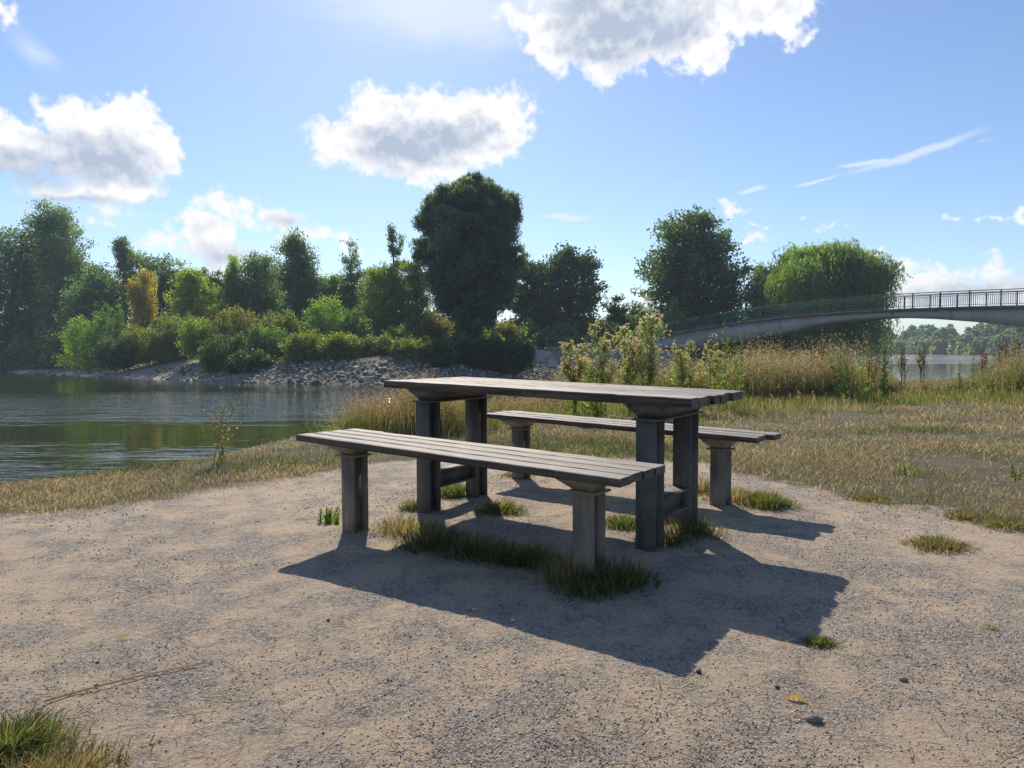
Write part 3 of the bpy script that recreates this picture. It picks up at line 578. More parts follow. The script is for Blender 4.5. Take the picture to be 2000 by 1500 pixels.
for i, (cx, t, b, hw, Y, c, lab, dr) in enumerate(shr):
    tree('shrub', lab, 'shrub', [(t, cx - hw * .45, cx + hw * .45), (t + (b - t) * .25, cx - hw * .85, cx + hw * .85), (t + (b - t) * .7, cx - hw, cx + hw), (b, cx - hw * .95, cx + hw * .95)],
         Y, c, 200 + i, (0, 0, .05), GB, n_blob=int(26 + hw * .7), n_sub=26, leaf=.25, limbs=6, col2=tuple(x * .85 for x in c), droop=dr * .5, up=.2)
tree('hedge', 'dense dark hedge below the big willow above the stones', 'hedge', [(668, 880, 1030), (675, 860, 1046), (700, 845, 1058), (722, 850, 1060)], 59, (.028, .05, .018), 60, (0, 0, .05), None, n_blob=110, n_sub=30, leaf=.24, blob=.14, depth=.25, limbs=4, shell=.0, v=.15)
# ---- big pollard willow
tree('pollard_willow', 'huge dark dense pollard willow with lobed top, trunk bare at the foot', 'tree',
     [(350, 915, 945), (362, 895, 975), (378, 862, 1003), (395, 828, 1010), (430, 810, 1022), (480, 803, 1026), (520, 812, 1030), (560, 826, 1022), (600, 845, 1005), (630, 880, 972), (650, 895, 950)], 62, (.050, .070, .058), 61, (0, 0, .62), None,
     n_blob=170, n_sub=90, n_leaf=9, blob=.20, leaf=.40, lw=.2, up=1.6, shell=.15, depth=.9, v=.25, col2=(.070, .095, .070), trunk_px=922, limbs=20, spread=.3, shoots=45)
# ---- oaks
OAK = (.050, .070, .024)
tree('oak_tree', 'dark oak with broken round crown right of the big willow', 'tree', [(492, 1095, 1135), (510, 1060, 1170), (550, 1040, 1180), (590, 1025, 1205), (630, 1020, 1212), (680, 1020, 1200)], 84, OAK, 62, (0, 0, .4), None, n_blob=80, n_sub=26, n_leaf=9, leaf=.46, lw=.7, col2=(.055, .078, .022), blob=.2, shell=.3)
tree('oak_tree', 'dark tree squeezed behind the right edge of the big willow', 'tree', [(515, 1020, 1055), (545, 1000, 1085), (600, 985, 1090), (670, 985, 1095)], 86, OAK, 63, (0, 0, .35), None, n_blob=60, n_sub=26, leaf=.45, lw=.7, shell=.3)
tree('small_tree', 'small dark tree at the right foot of the dark oak above the railing', 'tree', rnd(1203, 565, 665, 18), 84, OAK, 64, (0, 0, .15), None, n_blob=22, n_sub=22, leaf=.4)
tree('shrub', 'low shrubs in the gap between the two oaks', 'shrub', [(590, 1225, 1245), (610, 1205, 1262), (650, 1195, 1275), (668, 1190, 1275)], 86, DK, 65, (0, 0, .06), None, n_blob=40, n_sub=18, leaf=.4)
tree('oak_tree', 'large round oak standing free behind the left end of the bridge', 'tree', [(420, 1330, 1398), (438, 1288, 1432), (480, 1258, 1455), (520, 1238, 1472), (560, 1234, 1482), (600, 1250, 1482), (640, 1278, 1475), (668, 1300, 1460)], 80, OAK, 66, (0, 0, .5), None, n_blob=135, n_sub=30, n_leaf=9, leaf=.43, lw=.7, col2=(.065, .09, .022), blob=.19, shell=.35, limbs=40)
tree('broadleaf_tree', 'green tree filling the gap between the round oak and the weeping willow', 'tree', [(520, 1480, 1510), (545, 1462, 1530), (600, 1450, 1540), (660, 1450, 1540)], 84, (.05, .07, .022), 67, (0, 0, .3), None, n_blob=60, n_sub=26, leaf=.42, col2=MID)
tree('shrub', 'yellow-green shrub under the left side of the round oak', 'shrub', rnd(1318, 590, 668, 28), 74, OL, 68, (0, 0, .06), None, n_blob=36, n_sub=22, leaf=.3)
tree('shrub', 'light green round shrub behind the bridge railing left of the weeping willow', 'shrub', rnd(1508, 580, 650, 28), 66, (.10, .13, .035), 69, (0, 0, .06), None, n_blob=36, n_sub=22, leaf=.3, droop=1)

# ---- weeping willow: hanging strands of narrow leaves
def weeping(Y, seed):
    r = np.random.RandomState(seed)
    prof = [(482, 1580, 1632), (492, 1548, 1660), (515, 1512, 1690), (545, 1495, 1728), (600, 1488, 1738), (690, 1510, 1740)]
    E = envelope(prof, Y); zt = E[-1, 0]; zb = E[0, 0]; x0 = W(1598, 600, Y)[0]; g = float(ground_h(x0, Y)) - .1
    root = empty('weeping_willow', (x0, Y, g), label='pale green weeping willow trailing down behind the bridge', cat='tree')
    mb = MB(); lb = MB(); nb = 34; A = []
    for i in range(nb):                        # arching limbs whose tips carry the strands
        ph = r.uniform(0, 2 * math.pi); rho = r.uniform(.15, 1) ** .7; hwx = 5.4; 
        top = np.array([x0 + rho * hwx * math.cos(ph) + .3, Y + rho * 5.0 * math.sin(ph), zt - (rho ** 2.2) * 3.0 - r.uniform(0, .7)])
        a = np.array([x0, Y, g + 3.0]); t = np.linspace(0, 1, 8)[:, None]
        Q = a + (top - a) * t + np.array([0, 0, 1.4]) * np.sin(t * math.pi) * .4; lb.tube(Q, np.linspace(.16, .03, 8), 5); A.append(top)
    lb.tube([(x0, Y, g), (x0 + .1, Y, g + 1.6), (x0, Y, g + 3.2)], [.6, .48, .4], 9)
    A = np.array(A); ns = 5600; k = r.randint(0, nb, ns); st = A[k] + r.normal(0, 1, (ns, 3)) * [1.0, 1.0, .35]
    Ls = np.where(r.rand(ns) < .35, r.uniform(1.0, 2.6, ns), r.uniform(4, 11.5, ns)); m = 38
    Cs = vary(r, nb, (.095, .13, .040), .42, .06)
    t = np.linspace(0, 1, m)[None]; sway = r.normal(0, .3, (ns, 2)); out_ = (st[:, :2] - [x0, Y]) * .03
    P = np.stack([st[:, 0, None] + (sway[:, 0, None] + out_[:, 0, None]) * t + .25 * np.sin(t * 5 + k[:, None]), st[:, 1, None] + (sway[:, 1, None] + out_[:, 1, None]) * t, st[:, 2, None] + .25 * np.sin(t * 3) - Ls[:, None] * t], -1)
    P = P + r.normal(0, .07, P.shape); gg = ground_h(P[..., 0].ravel(), P[..., 1].ravel()).reshape(P.shape[:2])
    ok = (P[..., 2] > np.maximum(gg, ZW) + .3).ravel(); P = P.reshape(-1, 3)[ok]
    cc = (np.repeat(Cs[k] * r.uniform(.75, 1.25, (ns, 1)), m, 0))[ok] * vary(r, len(P), (1, 1, 1), .15, .05)
    leaves(mb, P, r.normal(size=P.shape) * .35 + [0, 0, -1.0], .28, .075, cc, r)
    mb.build('crown', M_LEAF, root); lb.build('trunk', M_BARK, root, smooth=True)
weeping(69, 5)

# ---- undergrowth behind the bank shrubs and under the bridge
r = np.random.RandomState(19); mb = MB()
for (xa, ya, xb, yb, hgt, m) in ((-75, 96, -40, 80, 5.5, 90), (-40, 80, -8, 74, 4.5, 110), (-8, 74, 14, 82, 3.6, 70), (14, 82, 33, 84, 4.5, 60), (12, 77, 31.5, 68, 3.0, 130), (20, 92, 34, 90, 6, 40)):
    for i in range(m):
        t = r.rand(); c = np.array([xa + (xb - xa) * t + r.normal(0, .8), ya + (yb - ya) * t + r.normal(0, 1.5)]); g = float(ground_h(*c)); n = 260; hh = hgt * r.uniform(.55, 1.1); w_ = r.uniform(1.0, 2.0)
        d = r.normal(size=(n, 3)); d /= np.linalg.norm(d, axis=1)[:, None]; d[:, 2] = np.abs(d[:, 2]); P = np.array([c[0], c[1], g]) + d * np.array([w_, w_, hh]) * r.uniform(.6, 1, (n, 1)) ** .6
        leaves(mb, P, r.normal(size=(n, 3)), .42, .26, vary(r, n, (.07, .09, .035), .25, .1) * r.uniform(.7, 1.25), r)
mb.build('undergrowth', M_LEAF, label='dark undergrowth filling the bank behind the shrubs and under the bridge', cat='undergrowth', kind='stuff')
# ---- stones on the far bank
def rock_cloud(name, P, s, col, seed, mat, flat=.65, **kw):
    r = np.random.RandomState(seed); n = len(P)
    base = np.array([(1, 0, 0), (-1, 0, 0), (0, 1, 0), (0, -1, 0), (0, 0, 1), (0, 0, -1), (.6, .6, .5), (-.6, .6, .4), (-.55, -.6, .5), (.6, -.6, .45)], float)[:6]
    F = np.array([[0, 2, 4], [2, 1, 4], [1, 3, 4], [3, 0, 4], [2, 0, 5], [1, 2, 5], [3, 1, 5], [0, 3, 5]])
    B = base[None] * r.uniform(.6, 1.25, (n, 6, 1)) + r.normal(0, .16, (n, 6, 3))
    q = r.normal(size=(n, 3, 3)); q, _ = np.linalg.qr(q); q[..., 2] *= flat ** .5
    V = np.einsum('nij,nkj->nki', q, B) * np.asarray(s)[:, None, None]; V[..., 2] *= flat; V += P[:, None]
    Fs = (F[None] + np.arange(n)[:, None, None] * 6).reshape(-1, 3)
    return mesh_obj(name, V.reshape(-1, 3), Fs, mat, cols=np.repeat(col, 8, 0), **kw)
r = np.random.RandomState(3)
x = r.uniform(-62, 14, 60000); y = r.uniform(44, 88, 60000); d = sdf_poly(PEN, x, y)
lim = np.where(x < -25, 3.2 + 1.5 * fbm(x, y, .15, 2, 4), 4.9)
pr = np.where(x < -25, .05 + .95 * np.clip((x + 38) / 13, 0, 1) * np.clip(d / 1.5, .3, 1), 1.0)
k = (d > -.35) & (d < lim) & (r.rand(len(x)) < pr); x, y = x[k][:17000], y[k][:17000]
s = .09 + .24 * r.rand(len(x)) ** 5; cl = vary(r, len(x), (.34, .31, .275), .4, .03)
rock_cloud('riprap_stones', np.stack([x, y, ground_h(x, y) + s * .25], 1), s, cl, 8, M_STONE_BIG, label='bank of loose grey stones along the far waterline', cat='stones', kind='stuff')

# ---- concrete landing with railing, left end of the bridge
def bridge_line(t): return np.array([14 + 20 * t, 74 - 29 * t])
BD = np.array([20, -29.0]); BL = np.linalg.norm(BD); bd = np.array([*(BD / BL), 0]); bn = np.array([bd[1], -bd[0], 0])   # bn points to the near side
def tpx(px):
    q = (px - 1000) / FPX; return (74 * q - 14) / (20 + 29 * q)
def zpx(px, py):
    t = tpx(px); return W(px, py, bridge_line(t)[1])[2]
cb = [(1255, 662.5), (1320, 648.5), (1400, 635), (1470, 626), (1541, 618), (1600, 612.5), (1660, 607), (1730, 603), (1806, 600.3), (1900, 599.3), (1990, 598.6)]
sf = [(1255, 700), (1320, 685), (1400, 672.5), (1441, 666), (1520, 650), (1600, 632), (1660, 624), (1730, 619.3), (1806, 621.8), (1900, 628.8), (1990, 638.8)]
ct = [(tpx(a), zpx(a, b)) for a, b in cb]; st_ = [(tpx(a), zpx(a, b)) for a, b in sf]
ct += [(1.12, ct[-1][1] - .05), (1.30, ct[-1][1] - .25)]; st_ += [(1.12, st_[-1][1] - .55), (1.30, st_[-1][1] - 1.6)]
ctt, ctz = np.array(ct).T; stt, stz = np.array(st_).T
cp = np.poly1d(np.polyfit(ctt, ctz, 4))
T0b, T1b = -.02, 1.28
def build_bridge():
    c = np.array([*bridge_line(.6), 0]); c[2] = float(ground_h(c[0], c[1]))
    root = empty('footbridge', tuple(c), label='arched concrete footbridge with green metal railings', cat='footbridge')
    ts = np.linspace(T0b, T1b, 60); M_DECK = flat_mat('dark_concrete', (.07, .068, .065), (.16, .15, .145), 2)  # deck gets a darker concrete tone than the girder
    def sweep(sec):
        """sec(t) -> rows (offset away from the near edge, z)"""
        V = []; k = None
        for t in ts:
            b = np.array([*bridge_line(t), 0]); rows = sec(t); k = len(rows)
            for (o_, z_) in rows: V.append(b - bn * o_ + ZV * z_)
        F = [[i * k + j, i * k + (j + 1) % k, (i + 1) * k + (j + 1) % k, (i + 1) * k + j] for i in range(len(ts) - 1) for j in range(k)]
        mb = MB(); mb.add(V, F); mb.add(V[:k], [list(range(k))[::-1]]); mb.add(V[-k:], [list(range(k))]); return mb
    sweep(lambda t: [(0, cp(t) - .20), (0, cp(t)), (.22, cp(t) + .002), (.24, cp(t) - .08), (2.76, cp(t) - .08), (2.78, cp(t) + .002), (3.0, cp(t)), (3.0, cp(t) - .20)]).build('deck', M_DECK, root)
    sweep(lambda t: [(.28, np.interp(t, stt, stz)), (.22, cp(t) - .203), (2.78, cp(t) - .203), (2.72, np.interp(t, stt, stz))]).build('girder', M_CONC, root)
    # abutment block at the left end and the pier beyond the frame
    for t0, t1, nm in ((-.06, .075, 'abutment'), (1.17, 1.23, 'pier')):
        b = np.array([*bridge_line(t0), 0]); L = (t1 - t0) * BL; zt = min(np.interp(t0, stt, stz), np.interp(t1, stt, stz)) - .004
        mb = MB(); mb.frame_box(b, bd, -bn, ZV, 0, L, .32, 2.68, ZW - 1.5, zt); mb.build(nm, M_CONC, root)
    for off, lab in ((.10, 'railing on the near side'), (2.90, 'railing on the far side')):
        rt = empty('railing', (0, 0, 0)); rt.parent = root; rt['label'] = 'green ' + lab
        hb, bb = MB(), MB()
        P = np.array([np.array([*bridge_line(t), 0]) - bn * off + ZV * (cp(t) + 1.12) for t in ts])
        hb.tube(P, .035, 6); P2 = P.copy(); P2[:, 2] -= .13; hb.tube(P2, .018, 4); P3 = P.copy(); P3[:, 2] -= .98; hb.tube(P3, .018, 4)
        hb.build('handrail', M_RAIL, rt)
        n = int((T1b - T0b) * BL / .13)
        for i in range(n):
            t = T0b + (i + .5) / n * (T1b - T0b); q = np.array([*bridge_line(t), 0]) - bn * off + ZV * cp(t)
            bb.frame_box(q, bd, bn, ZV, -.010, .010, -.008, .008, .155, .985)
        bb.build('balusters', M_RAIL, rt, kind='stuff')
        for t in np.arange(T0b + .02, T1b, 1.9 / BL):
            q = np.array([*bridge_line(t), 0]) - bn * off + ZV * cp(t); pb = MB()
            pb.frame_box(q, bd, bn, ZV, -.045, .045, -.025, .025, .004, 1.085); pb.build('post', M_RAIL, rt)
            if off < 1:
                pl = MB(); pl.frame_box(q, bd, bn, ZV, -.17, .17, -.095, .09, .0025, .03); pl.build('base_plate', M_CONC, rt)
build_bridge()
def landing():
    """concrete landing wall left of the bridge with a pale railing and sloped wing wall"""
    A = W(1068, 681, 69.5); B = W(1322, 681, 69.5); zt = A[2]
    root = empty('retaining_wall', ((A[0] + B[0]) / 2, 69.5, ZW), label='grey concrete landing wall with pale railing at the left bridge end', cat='wall')
    X = np.array([1.0, 0, 0]); Yv = np.array([0, 1.0, 0]); o = np.array([A[0], 69.5, 0])
    L = B[0] - A[0]
    mb = MB(); mb.frame_box(o, X, Yv, ZV, 0, L, 0, 2.6, ZW - 1, zt); 
    for k in range(1, 7): mb.frame_box(o, X, Yv, ZV, L * k / 7 - .25, L * k / 7 + .25, -.35, -.002, ZW - 1, zt - .35)
    mb.build('wall', M_CONC, root)
    cp_ = MB(); cp_.frame_box(o, X, Yv, ZV, -.1, L + .1, -.45, 2.7, zt + .002, zt + .14); cp_.build('coping', M_CONC, root)
    C1 = W(1040, 684, 68); w = MB()
    w.add([(A[0] - 2.3, 68.0, zt - .1), (A[0] - .12, 69.4, zt - .1), (A[0] - .12, 66.2, ZW - .6), (A[0] + 1.9, 65.2, ZW - .6), (A[0] + .3, 69.4, zt - .1), (A[0] - 2.3, 68.4, ZW - 1)], [[0, 1, 2, 5], [1, 4, 3, 2]])
    w.build('wing_wall', M_CONC, root)
    h = MB(); z = zt + .14
    for dz in (1.0, .12): h.frame_box(o, X, Yv, ZV, 0, L - 1.5, -.33, -.27, z + dz - .05, z + dz)
    h.build('handrail', M_PALE_RAIL, root); b = MB()
    for i in range(int((L - 1.5) / .13)): b.frame_box(o, X, Yv, ZV, i * .13, i * .13 + .02, -.31, -.29, z + .12, z + .95)
    b.build('balusters', M_RAIL, root, kind='stuff')
    for i in range(7): p = MB(); p.frame_box(o, X, Yv, ZV, i * (L - 1.5) / 6 - .03, i * (L - 1.5) / 6 + .03, -.37, -.315, z + .001, z + 1.02); p.build('post', M_PALE_RAIL, root)
    g = MB()
    for (a, b_, c, d_) in ((1232, 1246, 665, 683), (1247, 1252, 668, 682), (1288, 1296, 668, 684), (1282, 1287, 672, 682)):
        P = [W(a, c, 68.9), W(b_, c + 1, 68.9), W(b_ - 1, d_, 68.9), W(a + 1, d_ - 1, 68.9)]; P = [np.array(p) for p in P]
        g.add(P + [p + np.array([0, .2, 0]) for p in P], [[0, 1, 2, 3], [7, 6, 5, 4], [0, 4, 5, 1], [1, 5, 6, 2], [2, 6, 7, 3], [3, 7, 4, 0]])
    g.build('painted_panel', M_GRAFFITI, root, label='blue sprayed panel behind the railing')
landing()

# ---- far wood beyond the river
r = np.random.RandomState(12); mb = MB()
for i in range(150):
    px = r.uniform(1700, 2350); Y = np.interp(px, [1700, 1740, 1970, 2300], [318, 306, 200, 175]) + r.uniform(0, 45)
    front = r.rand() < .45; Y0 = np.interp(px, [1700, 1740, 1970, 2300], [318, 306, 200, 175]); Y = Y0 + (r.uniform(2, 10) if front else r.uniform(12, 60))
    b = W(px, 600, Y); top = np.interp(px, [1700, 1850, 2000, 2300], [640, 637, 630, 620]) + r.uniform(-2, 14) + (22 if front else 0)
    zt = W(px, top, Y)[2]; zb = ZW + .5; n = 420; hw = r.uniform(2.2, 4.4) * Y / 250
    t = r.uniform(0, 1, n) ** .8; ph = r.uniform(0, 2 * math.pi, n); prf = np.sqrt(np.clip(1 - (2 * t - .75) ** 2 / 1.6, .1, 1)); rho = r.uniform(.6, 1, n) * hw * prf
    P = np.stack([b[0] + rho * np.cos(ph), Y + rho * np.sin(ph), zb + (zt - zb) * t], 1); P += .12 * hw * np.stack([np.sin(P[:, 2] * 2 + i), np.cos(P[:, 0] * 2), np.sin(P[:, 0] * 2.3)], 1)
    cc = vary(r, n, (.065, .085, .045) if r.rand() < .8 else (.11, .095, .055), .22, .05) * r.uniform(.8, 1.25)
    leaves(mb, P, r.normal(size=(n, 3)), 1.5 * Y / 250, 1.0 * Y / 250, cc, r)
mb.build('far_woods', M_LEAF, label='hazy bluish wood along the far shore of the river', cat='woods', kind='stuff')
mooring = empty('mooring_post', tuple(G0(-3, 832, ZW)), label='thin dark post with pale cap in the water at the left edge', cat='post')
p0 = np.array(mooring.location); mb = MB(); mb.tube([p0 - [0, 0, .6], p0 + [0, 0, .35]], .035, 8); mb.build('shaft', M_BARK, mooring)
mb = MB(); mb.tube([p0 + [0, 0, .352], p0 + [0, 0, .40]], [.045, .03], 8); mb.build('cap', M_CONC, mooring)

# ------------------------------------------------------------------ grass
def blades(P, h, w, lean, col, r, curve=.5, mat=M_GRASS, name='grass', parent=None, az=None, **kw):
    n = len(P); a = r.uniform(0, 2 * math.pi, n) if az is None else az; dirx = np.stack([np.cos(a), np.sin(a), np.zeros(n)], 1)
    s = r.uniform(0, 2 * math.pi, n); sd_ = np.stack([np.cos(s), np.sin(s), np.zeros(n)], 1)
    h = np.broadcast_to(h, n)[:, None]; w = np.broadcast_to(w, n)[:, None]; lean = np.broadcast_to(lean, n)[:, None]
    up = np.array([0, 0, 1.0])
    m = P + (up * np.cos(lean * .5) + dirx * np.sin(lean * .5)) * h * .5
    l2 = lean * (1 + curve); t = m + (up * np.cos(l2) + dirx * np.sin(l2)) * h * .5
    V = np.stack([P - sd_ * w / 2, P + sd_ * w / 2, m + sd_ * w * .4, m - sd_ * w * .4, t], 1).reshape(-1, 3)
    i = np.arange(n)[:, None] * 5
    return V, [np.concatenate([i, i + 1, i + 2, i + 3], 1), np.concatenate([i + 3, i + 2, i + 4], 1)], [col, col]
def grass_obj(name, sets, mat=M_GRASS, parent=None, **kw):
    V = []; F4 = []; F3 = []; C4 = []; C3 = []; n = 0
    for (v, f, c) in sets: V.append(v); F4.append(f[0] + n); F3.append(f[1] + n); C4.append(c[0]); C3.append(c[1]); n += len(v)
    return mesh_obj(name, np.concatenate(V), [np.concatenate(F4), np.concatenate(F3)], mat, parent, [np.concatenate(C4), np.concatenate(C3)], **kw)
r = np.random.RandomState(31)
def lawn_points(n, x0, x1, y0, y1):
    y = 1 / r.uniform(1 / y1, 1 / y0, n); x = r.uniform(x0, x1, n) * y / y1 * 1.0; return x, y
n = 470000; y = 1 / r.uniform(1 / 22.0, 1 / 3.2, n); x = y * r.uniform(-1.05, 1.25, n)
ga = grass_amt(x + .25 * (fbm(x, y, 3.3, 3, 8) - .5), y + .5 * (fbm(x, y, 2.6, 4, 17) - .5)); pat = fbm(x, y, 1.1, 4, 41)
keep = (r.rand(n) < np.clip(ga * 1.2 - .15, 0, 1) * np.clip(-.55 + pat * 2.6, .06, 1)) & (sdf_poly(NEAR, x, y) > -.5) & (r.rand(n) < np.clip(y / 6, .3, 1))
x, y, pat = x[keep], y[keep], pat[keep]; n = len(x); z = ground_h(x, y)
green = np.clip((fbm(x, y, .8, 3, 51) - .56) * 5 + np.where(y > 9.5, .5, 0) + np.where(x < -1, .55, 0) + .05, 0, 1)
gsel = r.rand(n) < green * .75
col = np.where(gsel[:, None], vary(r, n, (.10, .125, .045), .35, .12), vary(r, n, (.31, .25, .17), .45, .06))
col *= (.62 + .75 * fbm(x, y, 1.7, 4, 63))[:, None]
hh = r.uniform(.02, .09, n) * (1 + .5 * (y > 9)) * np.where(gsel, 1.15, 1) * (.6 + .8 * pat)
ln = np.where(gsel, r.uniform(.3, 1.2, n), r.uniform(.7, 1.5, n))
grass_obj('lawn_grass', [blades(np.stack([x, y, z], 1), hh, np.clip(.0028 * y / 4, .0028, .012), ln, col, r)], label='short dry trampled grass around the gravel patch', cat='grass', kind='stuff')

def tall_grass(label, region, n, hfun, seed, mix=.5, head=.35, pink=(.42, .32, .24), spread=None):
    """region: function(r, n)-> x, y"""
    r = np.random.RandomState(seed); x, y = region(r, n); P = np.stack([x, y, ground_h(x, y)], 1); h = hfun(x, y, r) * r.uniform(.35, 1.12, n) * (.55 + .9 * fbm(x, y, 2.2, 3, 91))
    w = np.clip(.0035 * y / 7, .003, .011)
    g = r.rand(n) < np.clip(mix + 1.6 * (fbm(x, y, 1.1, 3, 88) - .5), .05, .95)
    col = np.where(g[:, None], vary(r, n, (.12, .17, .04), .28, .12), vary(r, n, (.31, .26, .14), .3, .06))
    S1 = blades(P, h, w, np.abs(r.normal(.1, .28, n)), col, r, .9)
    k = r.rand(n) < head; m = k.sum(); tip = S1[0].reshape(n, 5, 3)[k, 4]
    q = 7; D = np.repeat(tip, q, 0) + r.normal(size=(m * q, 3)) * np.repeat(h[k], q)[:, None] * np.array([.035, .035, .10]) - [0, 0, .02]
    mb = MB(); leaves(mb, D, r.normal(size=D.shape) * .6 + [0, 0, 1], .028 * np.repeat(np.clip(y[k] / 8, .8, 1.6), q), .007 * np.repeat(np.clip(y[k] / 8, .8, 1.6), q), vary(r, len(D), pink, .2, .05), r)
    V2 = np.concatenate(mb.V); F2 = mb.F[0]; V = np.concatenate([S1[0], V2])
    return mesh_obj('tall_grass', V, [np.concatenate([S1[1][0], F2 + len(S1[0])]), S1[1][1]], M_GRASS, cols=[np.concatenate([S1[2][0], mb.C[0]]), S1[2][1]], label=label, cat='grass', kind='stuff', group='tall grass')
def clump_region(cs):
    """cs: list of (px, Y, rx, ry, weight)"""
    def f(r, n):
        w = np.array([c[4] for c in cs], float); k = r.choice(len(cs), n, p=w / w.sum()); C = np.array([((c[0] - 1000) / FPX * c[1], c[1], c[2], c[3]) for c in cs])[k]
        a = r.normal(size=(n, 2)) * .5; return C[:, 0] + a[:, 0] * C[:, 2], C[:, 1] + a[:, 1] * C[:, 3]
    return f
tall_grass('feathery dry grass at the bank left behind the table', clump_region([(760, 7.6, .55, .4, 3), (830, 7.9, .5, .4, 3), (905, 8.3, .5, .5, 2), (700, 7.3, .25, .3, 1), (980, 9.2, .6, .5, 1.5), (1060, 10.2, .7, .5, 1.5)]), 11000,
           lambda x, y, r: .30 + .30 * np.clip(1 - np.abs(x + 1.2) / 1.3, 0, 1), 61, .5, .35, (.32, .22, .17))
def band(r, n):
    px = r.uniform(1040, 2350, n); Y = np.interp(px, [1040, 1200, 1450, 1700, 1850, 2000, 2350], [11.0, 12.2, 13.0, 14.5, 16.0, 15.0, 13.0]) + np.abs(r.normal(0, 1.3, n)) - .3
    return (px - 1000) / FPX * Y, Y
def band_h(x, y, r):
    px = 1000 + x / y * FPX; return np.interp(px, [1040, 1150, 1300, 1420, 1500, 1600, 1680, 1730, 1760, 1850, 1900, 1950, 2000, 2350], [.5, .5, .6, .7, .95, .9, .75, .5, .24, .22, .34, .6, .8, .9]) * (.75 + .5 * fbm(x, y, 1.3, 2, 70))
tall_grass('tall yellow and green grass along the crest at the right', band, 62000, band_h, 62, .62, .22, (.32, .25, .18))
def fringe(r, n):
    px = r.uniform(1000, 2350, n); Y = np.interp(px, [1000, 1200, 1450, 1700, 1850, 2000, 2350], [10, 11, 11.4, 12.6, 14.0, 13.2, 11.5]) + r.normal(0, .9, n); return (px - 1000) / FPX * Y, Y
tall_grass('low green fringe grass between the dry lawn and the tall grass', fringe, 30000, lambda x, y, r: .20 * np.ones_like(x), 64, .55, .03)
tall_grass('dense feathery beige grass clump right of the tabletop', clump_region([(1490, 12.7, .8, .5, 2), (1560, 12.8, .8, .5, 3), (1620, 13.0, .6, .5, 2), (1995, 14, .7, .5, 1.5), (2060, 13.5, .8, .5, 1.5)]), 7500, lambda x, y, r: .84 * np.ones_like(x), 63, .45, .5, (.36, .28, .22))

